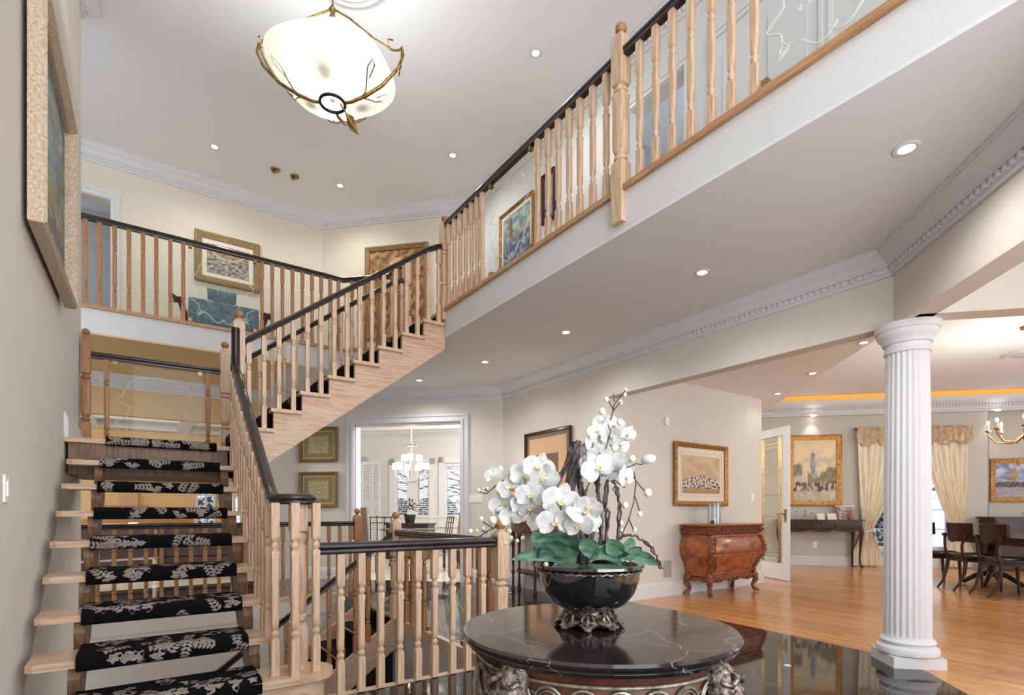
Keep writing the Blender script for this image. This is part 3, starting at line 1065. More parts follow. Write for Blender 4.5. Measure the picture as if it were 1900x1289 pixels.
# second flight, rising to the right
for k in range(1, 9):
    z = ZL + RS * k
    x = X8 - G2 * (9 - k)
    b = MB()
    x1_ = x + G2 + .02
    b.box(x - .025, x1_ - .02 if k < 8 else X8 - .03, YN - .04, YF + .03, z - .032, z)
    to = b.build('tread', M['oak'], st)
    c = carpet(YN + .10, YF - .14, x - .025, z, G2 + .02, .14, 60 + k, 'x')
    c.build('runner_carpet', [M['carpet'], M['carpetleaf']], to, 50)
    MB().box(x + .0, x + .015, YN + .05, YF - .05, z - RS, z - .032).build('riser', M['carpet'], st)
MB().box(X8 - .03, X8 - .015, YN + .06, YF - .06, ZF - RS - .0, ZF - .036).build('riser', M['carpet'], st)
for y0, y1 in ((YN, YN + .045), (YF - .045, YF)):
    b = MB()
    rs = []
    xs = X8 - G2 * 8
    lowz = lambda x: ZL - .27 + (x - xs) * RS / G2
    pts = []
    for k in range(1, 9):
        x = X8 - G2 * (9 - k)
        pts += [(x + .001, ZL + RS * k - .032), (x + G2, ZL + RS * k - .032)]
    rs = [[(px, y0, pz), (px, y1, pz), (px, y1, lowz(px)), (px, y0, lowz(px))] for px, pz in pts]
    rs.insert(0, [(xs - .12, y0, ZL - .04), (xs - .12, y1, ZL - .04), (xs - .12, y1, lowz(xs - .12)), (xs - .12, y0, lowz(xs - .12))])
    rs.insert(1, [(xs, y0, ZL - .04), (xs, y1, ZL - .04), (xs, y1, lowz(xs)), (xs, y0, lowz(xs))])
    b.rings(rs)
    b.build('stringer', M['oakh'], st)
b = MB()
xa, xb = xs - .1, X8
b.add([(xa, YN + .045, lowz(xa) + .02), (xb, YN + .045, lowz(xb) + .02), (xb, YF - .045, lowz(xb) + .02), (xa, YF - .045, lowz(xa) + .02),
       (xa, YN + .045, lowz(xa) + .06), (xb, YN + .045, lowz(xb) + .06), (xb, YF - .045, lowz(xb) + .06), (xa, YF - .045, lowz(xa) + .06)],
      [(0, 3, 2, 1), (4, 5, 6, 7), (0, 1, 5, 4), (2, 3, 7, 6)])
b.build('soffit_board', M['oakh'], st)

# --- balustrade of the first flight, starting in a scroll
t = balustrade('stair railing of the lower flight ending in a scroll over the rounded first step', (TX1, 3.2, RS))
RX = .60
nose = lambda y: RS * 2 + (y - Y2) * RS / R1
rz = lambda y: 1.24 + (y - 3.515) * .690
path = [(RX, 3.30, 1.165), (RX, 3.40, 1.18), (RX, 3.50, 1.235)] + [(RX, y_, rz(y_)) for y_ in (3.7, 4.2, 4.8, 5.0)] + [(RX, 5.06, 2.31), (RX, 5.085, 2.40), (RX, 5.095, 2.58)]
pr_ = [(RX, 3.30 - .0, 1.165)]
b = MB()
b.sweep(path[:8], [(u * 1.0, v * 1.05) for u, v in RP])
b.tube([(RX, 5.0, rz(5.0)), (RX, 5.055, 2.30), (RX, 5.075, 2.38), (RX, 5.078, 2.50), (RX, 5.08, 2.66)], .034, 12)
sc = []
for i in range(26):
    tt = i / 25 * 1.6 * PI
    rr = .12 - .07 * i / 25
    sc.append((RX + .115 - .015 - rr * math.cos(tt) * 1.0, 3.28 - .02 - rr * math.sin(tt) * 1.0, 1.165))
b.sweep([(RX, 3.32, 1.165)] + sc, [(u, v) for u, v in RP])
b.lathe([(.0, -.028), (.05, -.028), (.056, 0), (.05, .03), (0, .032)], 20, (RX + .1, 3.235, 1.165))
b.build('handrail', M['rail'], t, 40)
newel_x, newel_y = RX + .105, 3.235
pb = [(.0445, 0, 1), (.0445, .24, 1), (.046, .262, .3), (.032, .268, 0), (.032, .275, 0), (.045, .285, 0), (.047, .30, 0), (.044, .312, 0), (.032, .32, 0), (.04, .34, .2), (.044, .37, .6), (.044, .70, .6), (.044, .715, .3), (.034, .722, 0), (.034, .73, 0), (.043, .742, 0), (.043, .77, 0), (.034, .78, 0), (.034, .79, .2), (.0445, .80, 1), (.0445, .955, 1)]
o = MB().rings([sq(*p) for p in pb]).build('newel_post', M['oak'], t, 38, local=True)
o.location = Vector((newel_x, newel_y, RS)) - wloc(t)
for dx, dy in ((-.135, -.055), (-.045, -.125), (.075, -.095)):
    baluster(t, newel_x + dx, newel_y + dy, RS, .95, .0215, lo=.23, hi=.72)
for k in range(2, 9):
    for j in (0, 1):
        y_ = Y2 + R1 * (k - 2) + .055 + j * R1 / 2
        z = RS * k
        h = rz(y_) - .025 - z
        baluster(t, TX1 - .03, y_, z, h, .019, lo=.17, hi=h - .22)
newel(t, .63, YN - .0, ZL, 1.19, .044, drop=.30, lo=.30, hi=.60)

# --- second flight, near side, and its far side
s2 = RS / G2
for side, (yy, lab) in enumerate(((YN + .0, 'stair railing on the near side of the upper flight, climbing to the gallery corner post'), (YF - .0, 'stair railing on the far side of the upper flight behind the runner'))):
    t = balustrade(lab, (xs, yy, ZL))
    zr = lambda x: 2.60 + (x - .66) * (1.62 / 1.90)
    zr = lambda x: ZL + .93 + (x - .68) * s2 * .99
    handrail(t, [(.66, yy, zr(.68) - .02), (.75, yy, zr(.75)), (X8 - .22, yy, zr(X8 - .22)), (X8 - .10, yy, zr(X8 - .13)), (X8 - .03, yy, zr(X8 - .13) + .02)])
    for k in range(1, 9):
        for j in (0, 1):
            x = X8 - G2 * (9 - k) + .045 + j * G2 / 2
            z = ZL + RS * k
            h = zr(x) - .03 - z
            baluster(t, x, yy, z, h, .0195, lo=.16 + j * .07, hi=h - .22)
    if side == 1:
        newel(t, .63, YF, ZL, 1.19, .044, lo=.30, hi=.62)
        newel(t, X8, YF + .02, ZF, 1.02, .044, drop=.2)
# newel at the gallery corner belongs to the gallery railing
t = balustrade('landing railing with one etched glass panel at the head of the lower flight', (0, YF, ZL))
zt = ZL + .87
handrail(t, [(LW + .08, YF, zt), (.60, YF, zt)])
newel(t, LW + .045, YF, ZL, 1.12, .036, mk='oakd', lo=.28, hi=.66)
for px in (198, 386):
    v = on(px, 800, 0, 1, YF)
    baluster(t, v.x, YF, ZL, .84, .021, mk='oakd', lo=.16, hi=.62)
etched(t, (on(206, 800, 0, 1, YF).x, YF), (on(377, 800, 0, 1, YF).x, YF), ZL + .04, zt - .05)

# --- gallery railing
def posts(t, axis, fixed, pxs, z, h, mk='oak', lo=.24, hi=None, r=.0205):
    for px in pxs:
        v = on(px, 500, 1, 0, fixed) if axis == 'x' else on(px, 500, 0, 1, fixed)
        baluster(t, v.x, v.y, z, h, r, mk, lo, hi)
GX = 2.615
t = balustrade('gallery railing with two etched glass panels running toward the upper right corner', (GX, 2.5, ZF))
hz_ = ZF + .90
handrail(t, [(GX, 5.10, hz_), (GX, 2.55, hz_)])
handrail(t, [(GX, 2.49, hz_), (GX, -1.3, hz_)])
posts(t, 'x', GX, (833, 843.5, 854, 864.5, 875, 885.5, 895, 998, 1017, 1036, 1056, 1076, 1100, 1125, 1187, 1217, 1248, 1282, 1320, 1357, 1400), ZF, .87, 'oak', .2, .62)
newel(t, GX, YN, ZF, 1.02, .044, drop=.12)
newel(t, GX, on(1152, 300, 1, 0, GX).y, ZF, 1.12, .047, drop=.24, lo=.20, hi=.66)
ga = on(908, 500, 1, 0, GX).y; gb_ = on(989, 500, 1, 0, GX).y
etched(t, (GX, ga), (GX, gb_), ZF + .03, hz_ - .045)
gc = on(1411, 100, 1, 0, GX).y
etched(t, (GX, gc), (GX, gc - .72), ZF + .03, hz_ - .045)
for i in range(7): baluster(t, GX, gc - .78 - i * .13, ZF, .87, .0205, 'oak', .2, .62)
# --- upper hall railing
HY_ = 7.14
t = balustrade('upper hall railing with an etched glass panel, in front of the hall picture', (0, HY_, ZF))
hz_ = ZF + .92
handrail(t, [(-1.6, HY_, hz_), (2.13, HY_, hz_), (2.60, 6.68, hz_), (2.60, 6.22, hz_)])
posts(t, 'y', HY_, (158.7, 184.8, 212.7, 239.3, 265.4, 290, 316, 340, 486, 505, 524, 542.6, 561, 579, 596, 612.5, 628), ZF, .90, 'oakd', .2, .64)
for i in range(3): baluster(t, 2.22 + i * .13, 7.05 - i * .13, ZF, .90, .0205, 'oakd', .2, .64)
for i in range(3): baluster(t, 2.60, 6.60 - i * .13, ZF, .90, .0205, 'oakd', .2, .64)
etched(t, (on(347, 500, 0, 1, HY_).x, HY_), (on(478, 500, 0, 1, HY_).x, HY_), ZF + .03, hz_ - .045)

# --- guard rails round the stairwell on the ground floor
NGY = 3.177
t = balustrade('near guard railing of the stairwell on the black tiles beside the round table', (1.4, NGY, 0))
nx = on(928, 1100, 0, 1, NGY).x
handrail(t, [(on(590, 1018, 0, 1, NGY).x, NGY, .878), (nx - .03, NGY, .878)], sc=1.15)
for px in (631.5, 670, 706, 742, 775, 806, 839, 867, 895):
    v = on(px, 1200, 0, 1, NGY)
    baluster(t, v.x, NGY, .006, .85, .0215, 'oak', .23, .61)
newel(t, nx, NGY, 0, 1.04, .047, lo=.27, hi=.58)
t = balustrade('guard railing with glass panels going back from the near corner post to the kitchen side', (2.06, 4.2, 0))
handrail(t, [(nx, NGY + .05, .878), (nx, 5.09, .878)])
newel(t, nx, 5.14, 0, 1.09, .045, mk='oak', lo=.27, hi=.60)
for y_ in (3.33, 3.47, 3.61, 4.45, 4.58, 4.72, 4.86, 4.99): baluster(t, nx, y_, .006, .85, .0205, 'oakd', .23, .61)
etched(t, (nx, 3.68), (nx, 4.38), .04, .82)
t = balustrade('far guard railing of the stairwell seen between the open treads, family room side', (.8, 7.17, 0))
handrail(t, [(LW - .1, 7.17, .925), (2.28, 7.17, .925)])
newel(t, 2.33, 7.17, 0, 1.13, .05, mk='oakd', lo=.27, hi=.66)
for i in range(20):
    baluster(t, LW + .06 + i * .142, 7.17, .006, .90, .0215, 'oakd', .2, .66)

# --- flight down to the basement
t = thing('basement_stair', 'oak stair with black carpet going down under the upper flight', 'staircase', (2.0, 5.6, 0))
y0, y1 = 5.16, 6.20
for k in range(1, 11):
    x = hole[1] - .252 * k
    z = -RS * k
    to = MB().box(x - .02, x + .252, y0, y1, z - .036, z).build('tread', M['oakh'], t)
    MB().box(x - .032, x + .24, y0 + .12, y1 - .12, z, z + .014).build('runner_carpet', M['carpet'], to)
    MB().box(x + .236, x + .25, y0 + .02, y1 - .02, z, z + RS - .036).build('riser', M['carpet'], t)
b = MB()
for yy in (y0 - .04, y1):
    zz = lambda x: -(hole[1] - x) * RS / .252
    b.rings([[(x, yy, zz(x) + .02), (x, yy + .04, zz(x) + .02), (x, yy + .04, zz(x) - .30), (x, yy, zz(x) - .30)] for x in (hole[1], -.45)])
b.build('stringer', M['oakh'], t)
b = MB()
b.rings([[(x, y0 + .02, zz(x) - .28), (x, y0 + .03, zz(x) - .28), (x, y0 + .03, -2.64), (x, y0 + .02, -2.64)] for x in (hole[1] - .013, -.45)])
b.build('understair_black_sheet', M['leather'], t)  # plain black sheet added to fill the space under the stringer
handrail(t, [(nx - .03, 5.14, .86), (1.3, 5.14, .325), (-.3, 5.14, .325 - 1.6 * .726)])
for i in range(10):
    x = nx - .16 - i * .126
    baluster(t, x, 5.14, -(hole[1] - x) * RS / .252 - .0, .83 , .0205, 'oakd', .2, .58)
# ---------------------------------------------------------------- pictures
def canvas(w, h, fn, nx=56, ny=56):
    # a sheet of painted canvas in local x (right), z (up), facing -y
    vs, fs, cs = [], [], []
    for j in range(ny + 1):
        for i in range(nx + 1):
            u, v = i / nx, j / ny
            vs.append((u * w, 0, v * h))
            c = fn(u, v)
            cs.append(c)
    for j in range(ny):
        for i in range(nx):
            a = j * (nx + 1) + i
            fs.append((a, a + 1, a + nx + 2, a + nx + 1))
    me = bpy.data.meshes.new('canvas')
    me.from_pydata(vs, [], fs)
    ca = me.color_attributes.new('Col', 'FLOAT_COLOR', 'POINT')
    for i, c in enumerate(cs):
        s = srgb(*[max(0, min(255, x)) for x in c])
        ca.data[i].color = s
    me.materials.append(M['art'])
    return me
def picture(label, P0, P1, z0, z1, fn, fw=.05, fm='gold', mw=0, mm='cushion', depth=.035, cat='picture', group=None, n=56, inner=None):
    # P0 -> P1: left and right ends as seen, on the wall; the frame stands off toward the viewer
    P0, P1 = Vector(P0), Vector(P1)
    d = P1 - P0
    W = d.length
    rz = math.atan2(d.y, d.x)
    H = z1 - z0
    t = thing('framed_picture', label, cat, (P0.x, P0.y, z0), rz, group)
    f = MB()
    prof = [(0, 0), (0, depth), (fw * .3, depth * 1.25), (fw * .7, depth * .9), (fw, depth * .6), (fw, 0)]
    rs = []
    for cx, cz, sx, sz in ((0, 0, 1, 1), (W, 0, -1, 1), (W, H, -1, -1), (0, H, 1, -1)):
        rs.append([(cx + sx * u, -v - .004, cz + sz * u) for u, v in prof])
    f.rings(rs, False, closed=True)
    fo = f.build('frame', M[fm], t, 30, local=True)
    if mw:
        m_ = MB()
        m_.box(fw * .8, W - fw * .8, -.012, -.004, fw * .8, H - fw * .8)
        m_.build('mat_board', M[mm], t, local=True)
    iw = fw * .9 + mw
    me = canvas(W - 2 * iw, H - 2 * iw, fn, n, n)
    o = bpy.data.objects.new('canvas', me)
    COL.objects.link(o)
    o.parent = t
    o.location = (iw, -.016 if mw else -.010, iw)
    if mw and inner:
        b = MB()
        k = mw * .35
        a0, a1, c0, c1 = iw - k, W - iw + k, iw - k, H - iw + k
        for q in ((a0, a1, c0, c0 + .004), (a0, a1, c1 - .004, c1), (a0, a0 + .004, c0, c1), (a1 - .004, a1, c0, c1)): b.box(q[0], q[1], -.0145, -.012, q[2], q[3])
        b.build('fillet', M[inner], t, local=True)
    return t
from mathutils import noise as NZ
def fb(u, v, s=0, o=4):
    return NZ.fractal(Vector((u, v, s)), 1.0, 2.0, o)
def mixc(a, b, t):
    t = max(0, min(1, t))
    return tuple(x + (y - x) * t for x, y in zip(a, b))
def art_tall(u, v):
    n = fb(u * 3, v * 9, 1)
    c = mixc((96, 98, 92), (112, 138, 142), .5 + n)
    if .45 < v < .75: c = mixc(c, (92, 140, 158), .6 * (1 - abs(v - .6) / .15) * (.6 + n))
    if .25 < v < .48: c = mixc(c, (150, 136, 70), .9 * (1 - abs(v - .36) / .12) * (1 - abs(u - .55) * 1.6) + n * .5)
    if v < .28: c = mixc(c, (98, 92, 98), .8)
    c = mixc(c, (200, 186, 170), max(0, fb(u * 9, v * 20, 5)) * .9)
    return c
def art_engrave(u, v):
    n = fb(u * 12, v * 12, 3, 5)
    c = mixc((86, 82, 76), (186, 176, 158), .5 + n * 1.2)
    if v > .62: c = mixc(c, (150, 116, 74), .5)
    if abs(math.hypot((u - .5), (v - .95)) - .42) < .03: c = (196, 176, 140)
    return c
def art_relief(u, v):
    n = fb(u * 10, v * 14, 9, 5)
    c = mixc((92, 62, 30), (176, 130, 68), .45 + n * 1.3)
    r = math.hypot((u - .52) * 1.0, (v - .70) * 1.1)
    if r < .22: c = mixc((206, 170, 108), (60, 42, 30), (0 if r > .12 else .7) + n * .3)
    return c
def art_gallery(u, v):
    n = fb(u * 8, v * 10, 12, 5)
    if v > .62: c = mixc((84, 104, 122), (168, 176, 160), .45 + n)
    elif v > .52: c = mixc((176, 160, 140), (120, 90, 70), .4 + n)
    else: c = mixc((54, 66, 96), (140, 160, 176), .35 + n * 1.1)
    if v > .55 and abs(u - .3) < .05: c = (104, 82, 58)
    return c
def art_crowd(u, v):
    n = fb(u * 5, v * 5, 2)
    c = mixc((206, 184, 150), (188, 160, 124), .5 + n)
    if v < .22: c = mixc(c, (164, 128, 86), .8)
    e = .52 - abs(u - .5) * .35
    if .14 < v < e:
        m = fb(u * 26, v * 18, 7, 3)
        c = mixc(c, (40, 38, 46) if m > .05 else (222, 214, 204), min(1, abs(m) * 5))
    return c
def art_square(u, v):
    r = max(abs(u - .5), abs(v - .5))
    n = fb(u * 20, v * 20, 4)
    c = mixc((118, 100, 60), (148, 130, 84), .5 + n)
    if r < .42: c = (128, 112, 74)
    if .43 < r < .46: c = (206, 180, 120)
    if r < .30: c = mixc((150, 136, 96), (176, 164, 122), .5 + n * 1.5)
    q = math.hypot(u - .5, v - .5)
    if q < .2: c = mixc((190, 180, 140), (120, 106, 70), .5 + .5 * math.sin(q * 90) + n)
    return c
def art_cameo(u, v):
    c = (198, 166, 130)
    if .2 < u < .8 and .08 < v < .72:
        c = (112, 92, 74)
        if math.hypot((u - .48) * 1.0, (v - .46) * .9) < .16: c = (214, 186, 164)
        if abs(u - .44) < .06 and .2 < v < .34: c = (208, 178, 156)
        if .3 < u < .68 and .1 < v < .2: c = (196, 178, 160)
    return c
def art_city(u, v):
    u, v = u + .03 * fb(u * 14, v * 14, 40), v + .03 * fb(u * 14, v * 14, 50)
    n = fb(u * 5, v * 7, 21, 5)
    c = mixc((236, 214, 172), (160, 170, 190), (.8 - v) * 1.2 + n * .8)
    c = mixc(c, (222, 206, 170), max(0, .9 - math.hypot(u - .35, v - .85) * 2.4))
    if .42 < v < .83 and abs(u - .46) < .055 * (1 if v < .74 else (.83 - v) / .09): c = mixc((124, 136, 160), (160, 160, 176), .5 + n)
    if .42 < v < .60 and (u < .22): c = mixc((118, 120, 116), (150, 150, 132), .5 + fb(u * 12, v * 12, 2))
    if .27 < v < .47 + .09 * math.sin(u * 9) and u > .34: c = mixc((112, 112, 84), (162, 156, 110), .5 + fb(u * 18, v * 18, 8) * 1.4)
    if v < .30: c = mixc((176, 164, 150), (214, 198, 176), .5 + fb(u * 6, v * 12, 5))
    if .17 < v < .30 and fb(u * 16, v * 12, 15) > -.02: c = mixc((70, 58, 60), (140, 100, 90), .5 + fb(u * 30, v * 30, 1) * 1.5)
    return c
def art_cathedral(u, v):
    u, v = u + .03 * fb(u * 12, v * 12, 40), v + .03 * fb(u * 12, v * 12, 50)
    n = fb(u * 5, v * 6, 31, 5)
    c = mixc((206, 206, 214), (120, 132, 168), .5 + n * 1.2)
    if .35 < v < .82 and abs(u - .42) < .08: c = mixc((196, 164, 96), (150, 120, 80), .5 + n)
    if .3 < v < .45: c = mixc((60, 66, 92), (120, 110, 84), .5 + fb(u * 14, v * 14, 3) * 1.4)
    if v < .3: c = mixc((196, 170, 150), (140, 150, 176), .5 + fb(u * 6, v * 18, 3) * 1.4)
    return c

def P2(v): return (v.x, v.y)
def pic_on(label, na, nb, d, L, R, yt, yb, fn, xm=None, **k):
    # L, R: image columns of the two sides; yt, yb: image rows of top and bottom at column xm
    a, b_ = on(L, 500, na, nb, d), on(R, 500, na, nb, d)
    xm = xm if xm is not None else L
    z1, z0 = on(xm, yt, na, nb, d).z, on(xm, yb, na, nb, d).z
    return picture(label, P2(a), P2(b_), z0, z1, fn, **k)
pA = on(53, 418, 1, 0, LW + .03); pB = on(137, 566, 1, 0, LW + .075); pT = on(137, 245, 1, 0, LW + .075)
picture('large abstract teal and ochre painting in a pale carved frame high on the left wall', (LW + .02, pA.y), (LW + .02, pB.y), (pA.z + pB.z) / 2, pT.z, art_tall, fw=.055, fm='palewood', depth=.06, cat='painting')
pic_on('engraving in an ornate silver-gilt frame on the upper hall wall behind the railing', 0, 1, 8.80, 361, 482, 425, 519, art_engrave, fw=.09, fm='gold2', mw=.07, mm='cushion')
pic_on('large bronze relief panel on the angled upper wall behind the stair railing', 1, 1, 11.08, 679, 795, 461, 632, art_relief, fw=.07, fm='gold2', cat='relief')
pic_on('gilt framed pair of blue landscape scenes behind the farther gallery glass panel', 1, 0, 4.04, 930, 992, 405, 520, art_gallery, fw=.035, fm='gold', mw=.05, mm='cushion')
pic_on('narrow blue and brown picture on the gallery wall seen between the balusters', 1, 0, 4.04, 1008, 1032, 330, 420, art_gallery, fw=.04, fm='walnut')
pic_on('square bronze relief in a gold frame, upper of the two under the stair', 1, 1, 11.08, 556, 627, 794, 858, art_square, fw=.045, fm='gold2', cat='relief')
pic_on('square bronze relief in a gold frame, lower one beside the scroll handrail', 1, 1, 11.08, 556, 627, 876, 941, art_square, fw=.045, fm='gold2', cat='relief')
pic_on('dark framed cameo portrait print with tan mat behind the white orchids', 1, 0, WA - .01, 977, 1062, 806, 935, art_cameo, fw=.035, fm='walnut', mw=.06, mm='linen')
pic_on('gilt framed sepia print of a crowd hanging over the carved chest', 0, 1, WB - .01, 1249, 1347, 818, 938, art_crowd, fw=.065, fm='gold', mw=.11, mm='cushion', inner='reg')
pic_on('large gilt framed city street landscape above the walnut console', 1, 1, KC - .02, 1462, 1561, 806, 938, art_city, xm=1561, fw=.10, fm='gold', n=80, cat='painting')
# second dining painting on the recessed wall
oD = .2 * R2
pic_on('gilt framed painting of a cathedral square above the sideboard', 1, 1, KC + oD - .02, 1836, 1935, 851, 931, art_cathedral, fw=.09, fm='gold', cat='painting')

# ---------------------------------------------------------------- small wall fittings
def plate(name, label, cat, c, nrm, w_, h_, parts=1, m='plastic', d=.008):
    n = Vector((*nrm, 0)).normalized()
    rz = math.atan2(n.y, n.x) + PI / 2
    t = thing(name, label, cat, c, rz)
    MB().box(-w_ / 2, w_ / 2, -d, 0, -h_ / 2, h_ / 2).build('cover_plate', M[m], t, local=True)
    for i in range(parts):
        x = (i - (parts - 1) / 2) * w_ / parts
        MB().box(x - .016, x + .016, -d - .006, -d, -.033, .033).build('rocker', M[m], t, local=True)
    return t
plate('light_switch', 'white light switch at the far left edge on the left wall', 'switch', on(9, 906, 1, 0, LW), (1, 0), .075, .12)
plate('light_switch', 'white switch plate beside the french door, right of the crowd print', 'switch', on(1395, 922, 0, 1, WB), (0, -1), .08, .12)
plate('light_switch', 'white four-gang switch plate right of the kitchen opening', 'switch', on(881, 925, 1, 1, KE), (-1, -1), .24, .12, 4)
plate('wall_socket', 'white electrical outlet low on the wall under the walnut console', 'socket', onC(1512, 1010), (-1, -1), .08, .12)
plate('wall_sensor', 'small white sensor high on the wall left of the crowd print', 'sensor', on(1235, 782, 0, 1, WB), (0, -1), .06, .10, 0, d=.03)
t = thing('wall_vent', 'grey slotted return air grille above the baseboard left of the carved chest', 'vent', on(1238, 1055, 0, 1, WB), 0)
b = MB()
b.box(-.075, .075, -.008, 0, -.11, .11)
b.build('frame', M['reg'], t, local=True)
b = MB()
for i in range(9): b.box(-.062, .062, -.014, -.008, -.095 + i * .022, -.083 + i * .022)
tag(b.build('slats', M['reg'], t, local=True))
for px, py, lab in ((511, 314, 'left'), (547, 327, 'right')):
    c = onz(px, py, ZU)
    t = thing('ceiling_plate', 'small brass cover plate on the foyer ceiling, %s of the two' % lab, 'fitting', c, .5)
    MB().lathe([(.0, -.02), (.05, -.018), (.06, -.01), (.062, 0)], 20).build('plate', M['brass'], t, 40, local=True)
    MB().box(-.02, .02, -.05, .05, -.035, -.016).build('bracket', M['brass'], t, local=True)

# ---------------------------------------------------------------- recessed lights
proto_dl = None
def downlight(px, py, z, label, power=26, spot=2.75, R=.052, group='recessed ceiling lights'):
    global proto_dl
    c = onz(px, py, z)
    if proto_dl is None:
        t = thing('recessed_light', label, 'ceiling light', c, 0, group)
        b = MB()
        b.rings([[(r * math.cos(2 * PI * i / 24), r * math.sin(2 * PI * i / 24), zz) for i in range(24)] for r, zz in ((.038, .0), (.062, -.001), (.062, -.005), (.055, -.008), (.038, -.005))], False, closed=True)
        b.build('trim_ring', M['white'], t, 40, local=True)
        MB().lathe([(.0, -.004), (.038, -.004), (.038, -.001), (0, -.001)], 20).build('lamp', M['bulb'], t, local=True)
        proto_dl = t
    else:
        t = copy_tree(proto_dl)
        t.location = c
        tag(t, label, 'ceiling light', group)
    lamp('SPOT', 'light', c - Vector((0, 0, .03)), power, (1, .97, .93), .04, parent=None, spot=spot)
for px, py, lab in ((994, 98, 'upper ceiling light nearest the gallery railing, right of the chandelier'), (840, 288, 'upper ceiling light just left of the gallery railing'), (631, 344, 'upper ceiling light below the chandelier, nearest the angled crown corner'), (398, 272, 'leftmost ceiling light over the upper hall')):
    downlight(px, py, ZU, lab, 42)
for px, py, lab in ((1682, 275, 'ceiling light under the gallery nearest the right frame edge'), (1303, 505, 'second ceiling light under the gallery from the right'), (1050, 616, 'middle ceiling light under the gallery'), (900, 671, 'fourth ceiling light under the gallery, near the wall corner'), (778, 705, 'ceiling light under the gallery beside the stair stringer')):
    downlight(px, py, ZC, lab, 48 if px < 1100 else 34)
for px, py, lab in ((1603, 635, 'side hall ceiling light nearest the fluted column'), (1508, 692, 'side hall ceiling light in the middle of its row'), (1443, 730, 'side hall ceiling light farthest from the column')):
    downlight(px, py, 2.8, lab, 4)
for px, lab in ((1505, 'cornice light above the city street landscape'), (1843, 'cornice light above the cathedral painting')):
    v = onC(px)
    u = (v.x - v.y) / R2
    q = pC(u, .12)
    b = thing('recessed_light', lab, 'ceiling light', (q.x, q.y, cz), 0, 'recessed ceiling lights')
    MB().lathe([(.0, -.012), (.035, -.012), (.045, -.004), (.045, 0)], 20).build('lamp', M['bulb'], b, local=True)
    lamp('SPOT', 'light', (q.x, q.y, cz - .04), 9, (1, .95, .88), .03, spot=1.6)
for px, py in ((706, 806), (788, 803)):
    q = onz(px, py, 3.07)
for u_, o_, lab in ((-.9, 2.6, 'kitchen ceiling light, left of the hanging chandelier'), (.35, 2.8, 'kitchen ceiling light, right of the hanging chandelier')):
    q = pK(uK(730) * 0 + u_ + uK(750), o_)
    t = copy_tree(proto_dl)
    t.location = (q.x, q.y, 3.2)
    tag(t, lab, 'ceiling light', 'kitchen ceiling lights')

# ---------------------------------------------------------------- foyer chandelier
CH = at(617, 100, 4.4)
cx_, cy_ = CH.x, CH.y
t = thing('ceiling_medallion', 'round white plaster ceiling medallion above the foyer chandelier', 'medallion', (cx_ + .14, cy_ + .12, ZU))
MB().lathe([(.0, -.05), (.10, -.05), (.12, -.03), (.16, -.03), (.18, -.045), (.2, -.03), (.28, -.02), (.3, -.035), (.33, -.02), (.36, -.03), (.39, -.008), (.42, 0)], 48).build('plaster_disc', M['white'], t, 40, local=True)
t = thing('foyer_chandelier', 'large bowl chandelier of cream glass in a scrolled brass frame hanging over the stairwell', 'chandelier', (cx_, cy_, 5.0))
zb_, zr_, zh_ = 4.50, 4.93, 5.27
# bowl with four soft lobes
b = MB()
rs = []
def lobed(r, z, k):
    return [(cx_ + r * (1 + k * math.cos(4 * a)) * math.cos(a), cy_ + r * (1 + k * math.cos(4 * a)) * math.sin(a), z) for a in [2 * PI * i / 48 for i in range(48)]]
for r, z, k in ((.02, 4.512, 0), (.09, 4.515, 0), (.16, 4.53, .01), (.23, 4.55, .02), (.30, 4.575, .03), (.37, 4.61, .04), (.43, 4.66, .05), (.475, 4.705, .05), (.50, 4.745, .05), (.503, 4.758, .05)): rs.append(lobed(r, z, k))
b.rings(rs, False)
b.build('glass_bowl', M['alab'], t, 60)
fr = MB()
for i, deg in enumerate((152, -38, 57)):
    a = math.radians(deg)
    ca, sa = math.cos(a), math.sin(a)
    def rp(r, z, da=0): return (cx_ + r * math.cos(a + da), cy_ + r * math.sin(a + da), z)
    fr.tube([rp(.10, 4.49), rp(.16, 4.495), rp(.28, 4.54), rp(.42, 4.62), rp(.55, 4.75), rp(.60, 4.86), rp(.585, 4.93), rp(.56, 4.90)], [.012, .013, .014, .014, .013, .012, .01, .007], 8)
    fr.tube([rp(.585, 4.91), rp(.50, 4.96, .12), rp(.34, 5.06, .16), rp(.14, 5.20, .05), rp(.02, 5.27)], .008, 6)
    for sgn in (-1, 1):
        fr.tube([rp(.24, 4.525), rp(.30, 4.54, sgn * .14), rp(.35, 4.575, sgn * .34), rp(.40, 4.63, sgn * .46), rp(.44, 4.68, sgn * .44), rp(.43, 4.67, sgn * .34), rp(.36, 4.60, sgn * .28)], .005, 6)
        fr.tube([rp(.585, 4.91), rp(.56, 4.84, sgn * .12), rp(.54, 4.80, sgn * .24), rp(.54, 4.86, sgn * .30), rp(.56, 4.88, sgn * .22)], .006, 6)
fr.build('brass_frame', M['brass'], t, 60)
b = MB()
b.tube([(cx_ + .10 * math.cos(2 * PI * i / 28), cy_ + .10 * math.sin(2 * PI * i / 28), 4.49) for i in range(28)], .012, 8, closed=True)
b.build('bottom_ring', M['metalblk'], t, 60)
b = MB()
for s_ in (0, 1):
    b.tube([(cx_ + .06, cy_ - .02, 4.5), (cx_ + .10, cy_ - .03, 4.44), (cx_ + .16, cy_ - .02 + .05 * s_, 4.36), (cx_ + .21, cy_ - .02, 4.31)], .007, 6)
b.add([(cx_ + .10, cy_ - .03, 4.44), (cx_ + .16, cy_ - .05, 4.42), (cx_ + .21, cy_ - .02, 4.31), (cx_ + .13, cy_ + .02, 4.38)], [(0, 1, 2), (0, 2, 3)])
b.build('leaf_drop', M['brass'], t)
